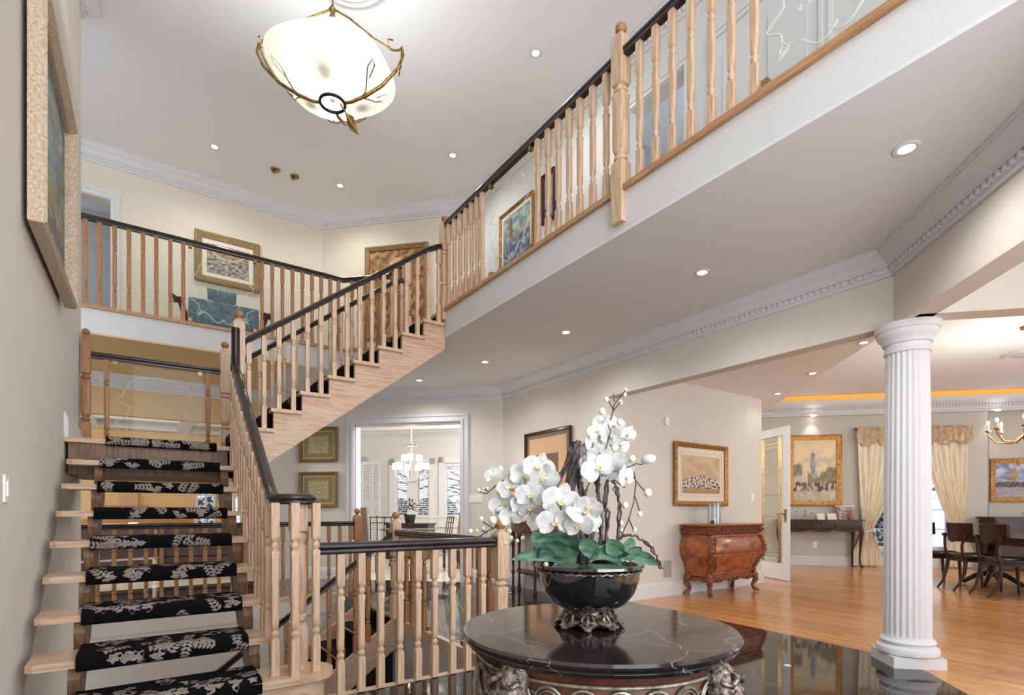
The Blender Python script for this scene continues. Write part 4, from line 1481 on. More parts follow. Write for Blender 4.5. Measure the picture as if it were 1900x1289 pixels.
MB().lathe([(0, 5.15), (.02, 5.16), (.03, 5.2), (.015, 5.24), (.03, 5.27), (.015, 5.3), (0, 5.31)], 16, (cx_, cy_, 0)).build('hub', M['brass'], t, 50)
b = MB()
for i in range(9):
    z = 5.33 + i * .055
    b.tube([(cx_ + (.014 * math.cos(q) if i % 2 else 0), cy_ + (0 if i % 2 else .014 * math.cos(q)), z + .035 * math.sin(q)) for q in [2 * PI * k / 12 for k in range(12)]], .004, 5, closed=True)
b.build('chain', M['brass'], t, 60)
for i in range(3):
    a = 2 * PI * i / 3
    MB().ball((cx_ + .13 * math.cos(a), cy_ + .13 * math.sin(a), 4.66), .04, 12, 8).build('bulb', M['bulb'], t, 60)
lamp('POINT', 'chandelier_light', (cx_, cy_, 4.78), 52, (1, .97, .92), .06)

# ---------------------------------------------------------------- round marble-topped table
TC = at(1108, 1180, 1.74)
tx, ty = TC.x, TC.y
TZ = .72
M['mahogt'] = mat('brown_mahogany_apron', srgb(104, 62, 42), .4, c2=srgb(70, 40, 28), scale=14, detail=6)
t = thing('round_table', 'round black marble topped foyer table with carved silver and wood apron', 'table', (tx, ty, 0))
MB().lathe([(0, TZ - .045), (.40, TZ - .045), (.425, TZ - .04), (.434, TZ - .028), (.428, TZ - .02), (.44, TZ - .016), (.444, TZ - .008), (.438, TZ), (0, TZ)], 96, (tx, ty, 0)).build('tabletop', M['marble'], t, 40)
MB().lathe([(.33, .50), (.395, .50), (.40, .52), (.392, .53), (.388, .65), (.396, .66), (.40, .675), (.33, .675)], 96, (tx, ty, 0), cap=False).build('apron', M['mahogt'], t, 40)
b = MB()
NR = 26
for i in range(NR):
    a = 2 * PI * i / NR
    cz_ = .59
    def sp(u, z, o=0): return (tx + (.392 + o) * math.cos(a + u / .39), ty + (.392 + o) * math.sin(a + u / .39), z)
    for rr, tr in ((.040, .0045), (.031, .003)):
        b.tube([sp(rr * 1.05 * math.cos(q), cz_ + rr * 1.15 * math.sin(q), .004) for q in [2 * PI * k / 18 for k in range(18)]], tr, 5, closed=True)
    h = PI * .39 / NR
    b.tube([sp(h + .012 * math.cos(q), cz_ + .012 * math.sin(q), .004) for q in [2 * PI * k / 10 for k in range(10)]], .004, 5, closed=True)
    for s_ in (-1, 1):
        b.tube([sp(h - .014, cz_ + s_ * .014, .003), sp(h, cz_ + s_ * .028, .004), sp(h + .014, cz_ + s_ * .014, .003)], .0035, 5)
for z in (.535, .645):
    b.tube([(tx + .392 * math.cos(q), ty + .392 * math.sin(q), z) for q in [2 * PI * k / 96 for k in range(96)]], .005, 6, closed=True)
b.build('carved_band', M['silver2'], t, 60)
for a in (math.radians(160), math.radians(310), math.radians(235), math.radians(40)):
    pass
for a in [math.radians(x) for x in (192, 282, 12, 102)]:
    b = MB()
    q = lambda r, z, u=0: (tx + r * math.cos(a) - u * math.sin(a), ty + r * math.sin(a) + u * math.cos(a), z)
    b.tube([q(.37, .675), q(.40, .64), q(.425, .58), q(.415, .50), q(.37, .40), q(.33, .28), q(.34, .14), q(.39, .05), q(.42, .02)], [.04, .05, .052, .045, .036, .03, .026, .032, .04], 10)
    for k in range(7):
        z = .66 - k * .035
        for s_ in (-1, 1):
            b.tube([q(.43, z, 0), q(.462 - .003 * k, z - .012, s_ * .018), q(.455, z - .028, s_ * .036), q(.43, z - .02, s_ * .045)], .008, 6)
    b.build('leg', M['silver'], t, 60)
MB().lathe([(0, .10), (.2, .10), (.22, .12), (.2, .14), (0, .14)], 40, (tx, ty, 0)).build('shelf', M['mahogt'], t, 40)
b = MB()
for a in [math.radians(x) for x in (192, 282, 12, 102)]:
    b.tube([(tx + .18 * math.cos(a), ty + .18 * math.sin(a), .12), (tx + .34 * math.cos(a), ty + .34 * math.sin(a), .13)], .02, 8)
b.build('stretcher', M['mahogt'], t, 50)

# ---------------------------------------------------------------- bowl and orchids
BC = at(1093, 1155, 1.74)
bx, by = BC.x, BC.y
t = thing('footed_bowl', 'glossy black footed bowl on a scrolled antique silver base, standing on the marble table', 'bowl', (bx, by, TZ))
b = MB()
b.lathe([(.0, .040), (.06, .040), (.062, .048), (.058, .056), (.085, .060), (.120, .080), (.146, .112), (.160, .150), (.165, .190), (.178, .198), (.178, .206), (.166, .208), (.158, .203), (.152, .16), (.12, .11), (.0, .10)], 64)
b.build('bowl', M['black'], t, 50, local=True)
b = MB()
b.tube([(.1685 * math.cos(q), .1685 * math.sin(q), .186 + .002 * math.sin(q * 40)) for q in [2 * PI * k / 160 for k in range(160)]], .003, 5, closed=True)
b.build('braided_rim', M['silver'], t, 60, local=True)
b = MB()
pr = [(.060, .052), (.066, .043), (.075, .035), (.088, .025), (.104, .013), (.097, .005), (.06, .005)]
rs = []
for r, z in pr:
    ring = []
    for i in range(96):
        a = 2 * PI * i / 96
        k = 1 + (.10 if z < .03 else .03) * math.cos(8 * a)
        zz = z + (.012 * (1 - math.cos(8 * a)) / 2 if z < .03 else 0)
        ring.append((r * k * math.cos(a), r * k * math.sin(a), zz))
    rs.append(ring)
b.rings(rs)
for i in range(8):
    a = 2 * PI * i / 8
    q = lambda r, z, u: (r * math.cos(a) - u * math.sin(a), r * math.sin(a) + u * math.cos(a), z)
    b.ball(q(.104, .009, 0), .013, 8, 6, sc=(1, 1, .7))
    for s_ in (-1, 1):
        b.tube([q(.066, .055, 0), q(.08, .05, s_ * .012), q(.09, .034, s_ * .02), q(.088, .022, s_ * .012), q(.084, .03, s_ * .006)], .0045, 6)
    b.tube([q(.1, .012, 0), q(.094, .03, .0), q(.08, .046, 0)], .005, 6)
b.build('scrolled_base', M['silver'], t, 60, local=True)

t = thing('orchid_arrangement', 'tall arrangement of white silk orchids, green leaves and twisted vines in the black bowl', 'flower arrangement', (bx, by, TZ + .18))
def Q(px, py, dz=0): return at(px, py, 1.74 + dz)
# soil
MB().lathe([(0, .15), (.148, .15), (.154, .190), (0, .198)], 32).build('moss', M['plant'], t, 50, local=True).location = (0, 0, -.18)
# vine bundles
def vine(pts, r0, r1, n=3, tw=9, nm='branch', m='vine'):
    b = MB()
    P = [Vector(p) for p in pts]
    for s_ in range(n):
        o = []
        K = 22
        for i in range(K + 1):
            f = i / K * (len(P) - 1)
            j = min(int(f), len(P) - 2)
            p = P[j].lerp(P[j + 1], f - j)
            a = tw * i / K + 2 * PI * s_ / n
            rr = (r0 + (r1 - r0) * i / K) * (.9 if n > 1 else 0)
            wob = .003 * math.sin(i * 2.3 + s_)
            o.append(p + Vector((math.cos(a) * rr + wob, math.sin(a) * rr, wob)))
        rad = [(r0 + (r1 - r0) * i / K) * (.75 if n > 1 else 1) for i in range(K + 1)]
        b.tube(o, rad, 7)
    return b.build(nm, M[m], t, 60)
vine([Q(1086, 1046), Q(1078, 1010), Q(1062, 975), Q(1052, 935), Q(1062, 880), Q(1068, 840), Q(1070, 820)], .017, .009, 4)
vine([Q(1072, 990), Q(1030, 935), Q(1022, 915), Q(1048, 870), Q(1062, 830)], .009, .006, 3, 7)
vine([Q(1090, 1040), Q(1094, 985), Q(1086, 945), Q(1076, 900), Q(1070, 870)], .012, .006, 3, 8)
vine([Q(1116, 1012), Q(1112, 950), Q(1108, 888)], .008, .007, 2, 5)
vine([Q(1124, 1010), Q(1128, 950), Q(1122, 940), Q(1127, 890), Q(1133, 882)], .006, .005, 2, 9)
vine([Q(1146, 1002), Q(1150, 940), Q(1144, 905), Q(1133, 882)], .005, .004, 2, 9)
vine([Q(1140, 1008), Q(1160, 992), Q(1180, 994), Q(1206, 1012), Q(1220, 1035), Q(1228, 1056)], .005, .004, 2, 9)
vine([Q(1000, 1040), Q(980, 1030), Q(990, 1038), Q(1005, 1035)], .006, .004, 2, 9)
thin = [
 [(1112, 888), (1118, 855), (1128, 820), (1133, 800), (1128, 788)],
 [(1133, 780), (1140, 750), (1152, 735), (1160, 725)], [(1136, 765), (1146, 752), (1152, 745)], [(1138, 760), (1128, 742), (1122, 736)], [(1140, 745), (1138, 730)],
 [(1074, 950), (1082, 920), (1096, 890), (1108, 870)], [(1072, 832), (1080, 826), (1085, 824)],
 [(1090, 905), (1084, 930), (1076, 950)],
 [(1160, 868), (1170, 865), (1180, 860), (1192, 862)], [(1158, 862), (1176, 875), (1180, 895), (1176, 930), (1166, 965), (1152, 995)],
 [(1172, 880), (1186, 900), (1200, 915)], [(1178, 920), (1184, 940), (1188, 952)], [(1166, 960), (1172, 975), (1176, 982)],
 [(1132, 882), (1146, 895), (1160, 905)], [(1145, 985), (1155, 990), (1165, 995)],
 [(1022, 918), (1000, 930), (985, 950), (970, 980), (958, 1000)], [(1038, 888), (1022, 882)], [(1015, 928), (1008, 938), (998, 946)],
 [(992, 925), (1002, 918)], [(975, 925), (988, 935)], [(935, 890), (915, 905), (903, 916), (888, 912)], [(905, 912), (898, 905)],
 [(925, 975), (905, 985), (885, 998), (870, 1002)], [(915, 980), (896, 968)], [(905, 988), (893, 984)], [(960, 995), (950, 1005), (945, 1012)],
 [(1005, 1040), (985, 1050), (1000, 1030), (1030, 1010)]]
b = MB()
for L in thin: b.tube([Q(*p) for p in L], .0022, 5)
b.build('twig', M['vine'], t, 60)
# leaves
def leafm(p0, p1, wd, droop, nm='leaf'):
    p0, p1 = Vector(p0), Vector(p1)
    d = p1 - p0
    L = d.length
    sidev = d.cross(Vector((0, 0, 1)))
    if sidev.length < .01: sidev = Vector((1, 0, 0))
    sidev.normalize()
    view = Vector((CS, SN, 0))
    sidev = (sidev * .35 + d.normalized().cross(view).normalized() * .75).normalized()
    nrm = d.normalized().cross(sidev).normalized()
    b = MB()
    N = 12
    for lay in (0, 1):
        rs = []
    vs = []
    for i in range(N + 1):
        f = i / N
        w_ = wd * math.sin(PI * min(1, f * .96 + .04)) ** .7
        c = p0 + d * f + Vector((0, 0, droop * 4 * f * (1 - f)))
        vs += [c - sidev * w_ + nrm * w_ * .25, c - sidev * w_ * .5 + nrm * w_ * .06, c, c + sidev * w_ * .5 + nrm * w_ * .06, c + sidev * w_ + nrm * w_ * .25]
    off = nrm * -.0015
    n = len(vs)
    allv = vs + [v + off for v in vs]
    fs = []
    for i in range(N):
        for j in range(4):
            a = i * 5 + j
            fs.append((a, a + 1, a + 6, a + 5))
            fs.append((n + a, n + a + 5, n + a + 6, n + a + 1))
    b.add(allv, fs)
    return b.build(nm, M['leaf'], t, 60)
for a, c, wd, dr in (((1040, 1040), (948, 1038), .022, .02), ((1045, 1045), (988, 985), .045, .02), ((1060, 1042), (1035, 985), .05, .01), ((1070, 1040), (1000, 1015), .04, .01),
                    ((1095, 1040), (1155, 1050), .028, .04), ((1105, 1035), (1078, 1000), .03, .01), ((1150, 1040), (1178, 1002), .028, .01), ((1150, 1030), (1130, 1000), .03, .0),
                    ((1160, 1030), (1222, 1050), .022, .015), ((1165, 1040), (1190, 1015), .02, .01), ((1020, 1050), (1010, 1012), .03, 0), ((1130, 1045), (1168, 1028), .02, .02)):
    leafm(Q(*a, rnd.uniform(-.06, .02)), Q(*c, rnd.uniform(-.12, .06)), wd, dr)
# flowers
def petal(b, M4, L, wd, cup, mat=0):
    n, m_ = 6, 4
    vs = []
    for i in range(n + 1):
        f = i / n
        w_ = wd * (math.sin(PI * (f * .9 + .08)) ** .6)
        for j in range(m_ + 1):
            g = j / m_ * 2 - 1
            x = L * f
            z = cup * L * (f * f) * .6 - abs(g) ** 2 * cup * .25 * w_ + .035 * L * math.sin(g * 6 + f * 9) + .03 * L * math.cos(g * 11)
            vs.append(M4 @ Vector((x, g * w_, z)))
    fs = [(i * (m_ + 1) + j, i * (m_ + 1) + j + 1, (i + 1) * (m_ + 1) + j + 1, (i + 1) * (m_ + 1) + j) for i in range(n) for j in range(m_)]
    b.add(vs, fs, mat)
def flower_mesh(seed, r):
    rr = random.Random(seed)
    b = MB()
    for k in range(3):
        petal(b, Matrix.Rotation(2 * PI * k / 3 + PI / 2, 4, 'Z') @ Matrix.Translation((.08 * r, 0, -.03 * r)), r * .95, r * .36, .15 + rr.uniform(-.1, .2))
    for s_ in (0.18, PI - .18):
        petal(b, Matrix.Rotation(s_, 4, 'Z') @ Matrix.Translation((.05 * r, 0, .04 * r)), r * 1.05, r * .60, .12 + rr.uniform(-.1, .2))
    for a in (-PI / 2, -PI / 2 + .9, -PI / 2 - .9):
        petal(b, Matrix.Rotation(a, 4, 'Z') @ Matrix.Rotation(-.7, 4, 'Y'), r * .34, r * .14, .6, 1)
    b.ball((0, 0, r * .10), r * .10, 8, 6, 1)
    return b
fm = []
for i in range(4):
    b = flower_mesh(i, .043)
    o = b.build('flower', [M['petal'], M['pistil']], t, 60, local=True)
    fm.append(o)
flowers = [(1000, 868, 1.15), (975, 885, 1.25), (1012, 888, 1.1), (950, 905, 1.1), (985, 918, 1.1), (1010, 912, .9), (960, 880, .9), (932, 935, 1.0), (948, 958, .95), (985, 940, 1.1), (1005, 965, 1.1), (965, 935, .9), (990, 900, 1.2),
           (1042, 930, 1.35), (1030, 968, 1.25), (1055, 965, 1.0), (1082, 955, 1.25), (1095, 940, .9), (1075, 975, 1.0), (1090, 968, 1.0),
           (1120, 785, .9), (1108, 800, .75), (1140, 790, .8), (1100, 820, .85), (1112, 842, .9), (1135, 812, .85), (1150, 825, .8), (1085, 838, .8), (1132, 850, 1.0),
           (1108, 868, 1.2), (1130, 862, 1.35), (1150, 872, 1.2), (1160, 885, .9), (1092, 868, .9), (1120, 872, 1.1), (915, 880, .65), (1165, 805, .7)]
view = Vector((-CS, -SN, 0))
for i, (px, py, s_) in enumerate(flowers):
    o = fm[i] if i < 4 else part('flower', fm[rnd.randrange(4)].data, t, (0, 0, 0))
    p = Q(px, py, rnd.uniform(-.17, -.10) if 13 <= i < 20 else rnd.uniform(-.07, .05))
    face = (view + Vector((rnd.uniform(-.7, .7), rnd.uniform(-.7, .7), rnd.uniform(-.35, .45)))).normalized()
    qn = face.to_track_quat('Z', 'Y')
    o.rotation_mode = 'QUATERNION'
    from mathutils import Quaternion
    o.rotation_quaternion = qn @ Quaternion((0, 0, 1), rnd.uniform(-.5, .5))
    o.location = p - wloc(t)
    o.scale = (s_, s_, s_)
bm_ = MB().ball((0, 0, 0), .0085, 10, 7, sc=(1, 1, 1.1)).build('bud', M['bud'], t, 60, local=True)
buds = [(888, 909, .7), (897, 906, .5), (913, 882, .9), (904, 905, .5), (928, 870, 1.2), (940, 905, .8), (953, 965, 1.4), (915, 965, 1.7), (893, 962, .9), (873, 985, .9), (885, 985, .8), (897, 980, .6), (905, 988, .8), (945, 985, 1), (948, 998, 1), (938, 1008, .7), (960, 1003, .7), (970, 998, .9), (982, 1025, 1.1), (1013, 1047, 1), (1033, 1027, 1.3), (1002, 1004, 1.3), (1050, 1003, 1.6), (1012, 985, 1.8), (1063, 978, 2.1), (1045, 990, 1.2),
        (1161, 722, .7), (1159, 732, .8), (1151, 746, 1), (1125, 741, 1), (1117, 763, 1.3), (1150, 783, 1.3), (1090, 802, .7), (1137, 830, 1.6), (1173, 851, 1.4), (1155, 848, 1.3), (1170, 888, 1.5), (1140, 907, 1), (1160, 937, 1.3), (1152, 970, 1), (1187, 953, 1.1), (1202, 914, 1.6), (1177, 982, .9), (1080, 866, 1), (1094, 1022, 1), (1108, 985, .8), (1153, 984, .8)]
for i, (px, py, s_) in enumerate(buds):
    o = bm_ if i == 0 else part('bud', bm_.data, t, (0, 0, 0))
    o.location = Q(px, py, rnd.uniform(-.05, .05)) - wloc(t)
    o.scale = (s_, s_, s_)
b = MB()
for px, py, s_, a in ((1203, 852, .026, .25), (1165, 810, .024, -.1), (929, 945, .018, .2)):
    b.ball(Q(px, py), s_, 12, 8, sc=(1, .7, .62), M=Matrix.Rotation(-PI / 2 + TH, 4, 'Z') @ Matrix.Rotation(-a, 4, 'Y'))
b.build('closed_blossom', M['petal'], t, 60)
# ---------------------------------------------------------------- carved bombe chest
t = thing('bombe_chest', 'carved reddish mahogany bombe chest with two drawers on claw feet, against the wall', 'chest', (6.33, 4.27, 0))
HW, D0, D1 = .60, -.20, .19               # half width, front and back
def bomb(z, wx, fy): return (z, wx, fy)
lev = [(.24, .50, -.155), (.29, .50, -.16), (.36, .515, -.175), (.44, .55, -.205), (.52, .60, -.24), (.58, .618, -.255), (.64, .615, -.25), (.70, .595, -.235), (.76, .575, -.215), (.79, .57, -.21)]
def ringz(z, wx, fy, g=0):
    c = .05
    return [(-wx - g, D1, z), (-wx - g, fy + c, z), (-wx + c * .3 - g, fy + c * .3 - g, z), (-wx + c, fy - g, z), (wx - c, fy - g, z), (wx - c * .3 + g, fy + c * .3 - g, z), (wx + g, fy + c, z), (wx + g, D1, z)]
MB().rings([ringz(*l) for l in lev]).build('body', M['mahog'], t, 50, local=True)
def lv(z):
    for a, c in zip(lev[:-1], lev[1:]):
        if a[0] <= z <= c[0]:
            f = (z - a[0]) / (c[0] - a[0])
            return a[1] + (c[1] - a[1]) * f, a[2] + (c[2] - a[2]) * f
    return lev[-1][1:]
for z0, z1 in ((.31, .52), (.55, .76)):
    b = MB()
    rs = []
    for i in range(9):
        z = z0 + (z1 - z0) * i / 8
        wx, fy = lv(z)
        wx = wx - .10
        e = .012 if 0 < i < 8 else .002
        rs.append([(-wx, fy + .02, z), (-wx, fy - e, z), (-wx + .015, fy - e - .006, z), (wx - .015, fy - e - .006, z), (wx, fy - e, z), (wx, fy + .02, z)])
    b.rings(rs)
    dr = b.build('drawer', M['mahog'], t, 40, local=True)
    b = MB()
    zz = (z0 + z1) / 2
    _, fy = lv(zz)
    for x in (-.30, .30):
        b.tube([(x - .03, fy - .02, zz + .015), (x - .025, fy - .035, zz - .01), (x, fy - .04, zz - .022), (x + .025, fy - .035, zz - .01), (x + .03, fy - .02, zz + .015)], .004, 6)
        b.ball((x - .03, fy - .02, zz + .015), .009, 8, 6)
        b.ball((x + .03, fy - .02, zz + .015), .009, 8, 6)
    b.build('handle', M['brass'], dr, 60, local=True)
b = MB()
for z in (.535, .775, .30):
    wx, fy = lv(z)
    b.rings([[(x, y - .010 if abs(y) > .1 and x and y < 0 else y, z + dz) for x, y, _ in ringz(z, wx, fy, .008)] for dz in (-.009, .009)])
b.build('moulding', M['mahog'], t, 40, local=True)
# carved frieze and top
b = MB()
b.rings([ringz(z, wx, fy) for z, wx, fy in ((.79, .575, -.215), (.80, .60, -.235), (.84, .605, -.24), (.885, .60, -.235), (.895, .61, -.245))])
for s_ in (0, 1, 2):
    n = 16 if s_ == 0 else 7
    for i in range(n):
        if s_ == 0:
            x = -.55 + 1.1 * i / (n - 1)
            F = lambda u, v: (x + u, -.245, .842 + v)
        else:
            y = -.19 + .36 * i / (n - 1)
            sx = -.608 if s_ == 1 else .608
            F = lambda u, v: (sx, y + u, .842 + v)
        k = 1 if i % 2 else -1
        b.tube([F(.045 * (1 - q / 12) * math.cos(q * .75) * k, .030 * math.sin(q * .75) * (1 - q / 14)) for q in range(11)], .0075, 6)
b.build('carved_frieze', M['mahogd'], t, 60, local=True)
b = MB()
b.rings([ringz(z, wx, fy) for z, wx, fy in ((.895, .615, -.25), (.905, .63, -.265), (.918, .632, -.267), (.925, .622, -.257))])
b.build('top', M['mahog'], t, 40, local=True)
for sx in (-1, 1):
    b = MB()
    pts = []
    for i in range(14):
        z = .28 + .5 * i / 13
        wx, fy = lv(z)
        pts.append((sx * (wx - .02), fy + .005, z))
    b.tube(pts, [.030] * 13 + [.036], 8)
    for i in range(9):
        z = .30 + .055 * i
        wx, fy = lv(z)
        b.tube([(sx * (wx - .055), fy - .02, z - .02), (sx * (wx - .02), fy - .035, z + .005), (sx * (wx + .015), fy, z - .02)], .008, 6)
    b.build('carved_corner', M['mahogd'], t, 60, local=True)
b = MB()
rs = []
def apron(fn, n=28):
    rr = []
    for i in range(n + 1):
        f = i / n
        x, y = fn(f)
        dz = .035 + .045 * abs(math.sin(f * PI * 3)) * (1 if .1 < f < .9 else .7)
        rr.append([(x, y - .012, .25), (x, y + .012, .25), (x, y + .012, .25 - dz), (x, y - .012, .25 - dz)])
    b.rings(rr)
apron(lambda f: (-.49 + .98 * f, -.16))
def apron2(sx, n=16):
    rr = []
    for i in range(n + 1):
        f = i / n
        dz = .035 + .04 * abs(math.sin(f * PI * 2))
        rr.append([(sx * .50, -.15 + .32 * f, .25), (sx * .475, -.15 + .32 * f, .25), (sx * .475, -.15 + .32 * f, .25 - dz), (sx * .50, -.15 + .32 * f, .25 - dz)])
    b.rings(rr)
apron2(-1); apron2(1)
for i in range(9):
    x = -.4 + .1 * i
    b.tube([(x - .04, -.178, .20), (x - .01, -.185, .225), (x + .02, -.18, .205), (x + .005, -.182, .19)], .008, 6)
b.build('carved_apron', M['mahogd'], t, 60, local=True)
for sx in (-1, 1):
    for yb, sy in ((-.15, -1), (.15, 1)):
        b = MB()
        x = sx * .48
        b.tube([(x, yb, .27), (x + sx * .03, yb + sy * .02, .22), (x + sx * .035, yb + sy * .025, .16), (x - sx * .0, yb, .09), (x + sx * .01, yb + sy * .01, .05), (x + sx * .03, yb + sy * .03, .025)], [.045, .046, .038, .026, .026, .034], 8)
        for k in (-1, 0, 1):
            b.tube([(x + sx * .03 + k * .015, yb + sy * .03, .03), (x + sx * .045 + k * .022, yb + sy * .05, .022), (x + sx * .05 + k * .024, yb + sy * .062, .008)], [.013, .013, .007], 6)
        b.build('leg', M['mahogd'], t, 60, local=True)
v = on(1325, 968, 0, 1, 4.25)
t = thing('glass_vase', 'clear glass cylinder vase with dark pebbles on top of the carved chest', 'vase', (v.x, 4.25, .925))
MB().lathe([(.0, .004), (.078, .004), (.078, .27), (.082, .272), (.082, .276), (.085, .276), (.085, 0), (.0, 0)], 32, cap=False).build('cylinder', M['glassv'], t, 50, local=True)
b = MB()
for i in range(26):
    a, r = rnd.uniform(0, 6.28), rnd.uniform(0, .055)
    b.ball((r * math.cos(a), r * math.sin(a), rnd.uniform(.012, .035)), .014, 7, 5, sc=(1, 1, .7))
b.build('pebbles', M['plant'], t, 60, local=True, kind='stuff')

# ---------------------------------------------------------------- side table with lamp behind the orchids
t = thing('demilune_table', 'carved dark side table behind the orchids against the angled wall', 'table', (4.17, 5.72, 0))
b = MB()
def half(r, z, s=1.0): return [(.21 - r * math.sin(PI * i / 20), (i / 20 * 2 - 1) * 0 - r * 1.55 * math.cos(PI * i / 20), z) for i in range(21)]
b.rings([half(.36, .93), half(.38, .935), half(.385, .95), half(.375, .96)])
b.build('top', M['mahog'], t, 40, local=True)
MB().rings([half(.33, .80), half(.34, .83), half(.345, .93)]).build('apron', M['mahogd'], t, 40, local=True)
for x, y in ((.14, -.42), (-.08, -.25), (-.08, .25), (.14, .42)):
    MB().lathe([(.03, .82), (.034, .74), (.02, .70), (.026, .64), (.018, .58), (.022, .44), (.014, .30), (.028, .26), (.014, .22), (.02, .06), (.03, .03), (.022, 0)], 12, (x, y, 0)).build('leg', M['walnut'], t, 50, local=True)
MB().rings([half(.28, .25), half(.28, .27)]).build('shelf', M['walnut'], t, 40, local=True)
v = on(1008, 900, 1, 0, 4.1)
t = thing('table_lamp', 'small table lamp with a glowing pleated amber shade among the orchids on the side table', 'lamp', (4.1, v.y, .96))
MB().lathe([(.05, 0), (.055, .01), (.02, .03), (.012, .08), (.024, .14), (.012, .2), (.01, .27)], 16).build('stem', M['brass'], t, 50, local=True)
MB().lathe([(.10, .25), (.07, .42)], 40, fl=.06, nf=20, cap=False).build('lamp_shade', M['orange'], t, 60, local=True)
lamp('POINT', 'table_lamp_light', (4.1, v.y, 1.30), 7, (1, .78, .55), .05)
v = on(952, 940, 1, 0, 4.12)
t = thing('candle_lamp', 'gilt candlestick lamp with a cream shade on the left end of the side table', 'lamp', (4.12, v.y, .96))
MB().lathe([(.06, 0), (.06, .015), (.025, .04), (.018, .12), (.03, .16), (.016, .2), (.016, .30), (.03, .33), (.012, .35), (.01, .45)], 16).build('stem', M['gold'], t, 50, local=True)
MB().lathe([(.11, .42), (.07, .60)], 32, cap=False).build('lamp_shade', M['lampshade'], t, 60, local=True)
lamp('POINT', 'candle_lamp_light', (4.12, v.y, 1.52), 5, (1, .85, .68), .05)

# ---------------------------------------------------------------- french door leaf
h0, h1 = Vector((8.50, 5.10)), Vector((8.16, 4.33))
d = (h1 - h0)
W_ = d.length
t = thing('french_door', 'open white french door leaf with leaded bevelled glass and brass handle', 'door', (h0.x, h0.y, 0), math.atan2(d.y, d.x))
b = MB()
H_ = 2.42
b.box(0, .12, -.022, .022, .01, H_); b.box(W_ - .12, W_, -.022, .022, .01, H_)
b.box(.12, W_ - .12, -.022, .022, .01, .26); b.box(.12, W_ - .12, -.022, .022, H_ - .13, H_)
b.box(.12, .135, -.028, .028, .24, H_ - .11); b.box(W_ - .135, W_ - .12, -.028, .028, .24, H_ - .11)
b.build('frame', M['white'], t, local=True)
MB().box(.12, W_ - .12, -.003, .003, .26, H_ - .13).build('glass_pane', M['glass'], t, local=True)
b = MB()
x0, x1 = .135, W_ - .135
for x in (x0 + .06, x0 + .10, x1 - .06, x1 - .10): b.box(x - .004, x + .004, -.008, .008, .27, H_ - .14)
for z in (.36, .42, 1.0, 1.35, 1.7, H_ - .24, H_ - .30): b.box(x0, x1, -.008, .008, z - .004, z + .004)
b.build('leading', M['brass'], t, local=True)
b = MB()
b.box(W_ - .075, W_ - .035, -.034, .034, .92, 1.12)
for s_ in (-1, 1): b.tube([(W_ - .055, s_ * .03, 1.05), (W_ - .055, s_ * .07, 1.05), (W_ - .10, s_ * .075, 1.05), (W_ - .18, s_ * .07, 1.045)], .009, 8)
b.build('handle', M['brass'], t, 50, local=True)

# ---------------------------------------------------------------- walnut console with bottles and cards
def placeC(u, off): return pC(u, off)
uc0, uc1 = uC(1440), uC(1582)
q = pC((uc0 + uc1) / 2, .26)
CW = (uc1 - uc0)
t = thing('console_table', 'dark walnut cabriole console table under the city street landscape', 'table', (q.x, q.y, 0), -PI / 4)
b = MB()
b.box(-CW / 2 - .02, CW / 2 + .02, -.22, .22, .90, .925)
b.build('top', M['walnut'], t, local=True)
b = MB()
b.box(-CW / 2 + .01, CW / 2 - .01, -.19, .20, .74, .90)
rr = []
for i in range(41):
    x = -CW / 2 + .05 + (CW - .1) * i / 40
    dz = .02 + .035 * abs(math.sin(i / 40 * PI * 3))
    rr.append([(x, -.19, .75), (x, -.17, .75), (x, -.17, .74 - dz), (x, -.19, .74 - dz)])
b.rings(rr)
b.build('apron', M['walnut'], t, local=True)
for i in range(3):
    x0 = -CW / 2 + .05 + i * (CW - .08) / 3
    x1 = x0 + (CW - .08) / 3 - .03
    dr = MB().box(x0, x1, -.20, -.185, .76, .885).build('drawer', M['walnut'], t, local=True)
    MB().ball(((x0 + x1) / 2, -.215, .825), .02, 10, 6, sc=(1.3, .7, .7)).build('knob', M['brass'], dr, 60, local=True)
for x in (-CW / 2 + .04, CW / 2 - .04):
    for y, s_ in ((-.17, -1), (.17, 1)):
        sx = 1 if x > 0 else -1
        MB().tube([(x, y, .80), (x + sx * .02, y + s_ * .015, .66), (x + sx * .005, y, .45), (x - sx * .01, y - s_ * .01, .2), (x, y, .06), (x + sx * .02, y + s_ * .03, .02)], [.04, .038, .026, .018, .018, .032], 8).build('leg', M['walnut'], t, 60, local=True)
for px, s_, h_, r_, mk, lab in ((1478, -.02, .16, .035, 'glass', 'small clear glass jar near the left of the console'), (1493, .0, .18, .028, 'silver2', 'dark silver figurine on the console, left of the cards'), (1503, .04, .13, .04, 'glass', 'round crystal jar on the console beside the cards'),
                       (1550, .0, .12, .028, 'mahog', 'small brown bottle on the console left of the upright box'), (1568, -.05, .17, .026, 'glass', 'clear glass bottle in front of the upright box'), (1577, .0, .19, .03, 'mahog', 'dark bottle standing at the right end of the console')):
    q = pC(uC(px) * 1.0 - .08, .26 + s_)
    t = thing('jar' if r_ > .03 else 'bottle', lab, 'jar' if r_ > .03 else 'bottle', (q.x, q.y, .925), 0)
    MB().lathe([(0, 0), (r_, 0), (r_, h_ * .6), (r_ * .5, h_ * .75), (r_ * .45, h_ * .86)], 16).build('body', M[mk], t, 50, local=True)
    MB().lathe([(r_ * .5, h_ * .86), (r_ * .55, h_), (0, h_ * 1.02)], 16).build('stopper', M['brass'], t, 50, local=True)
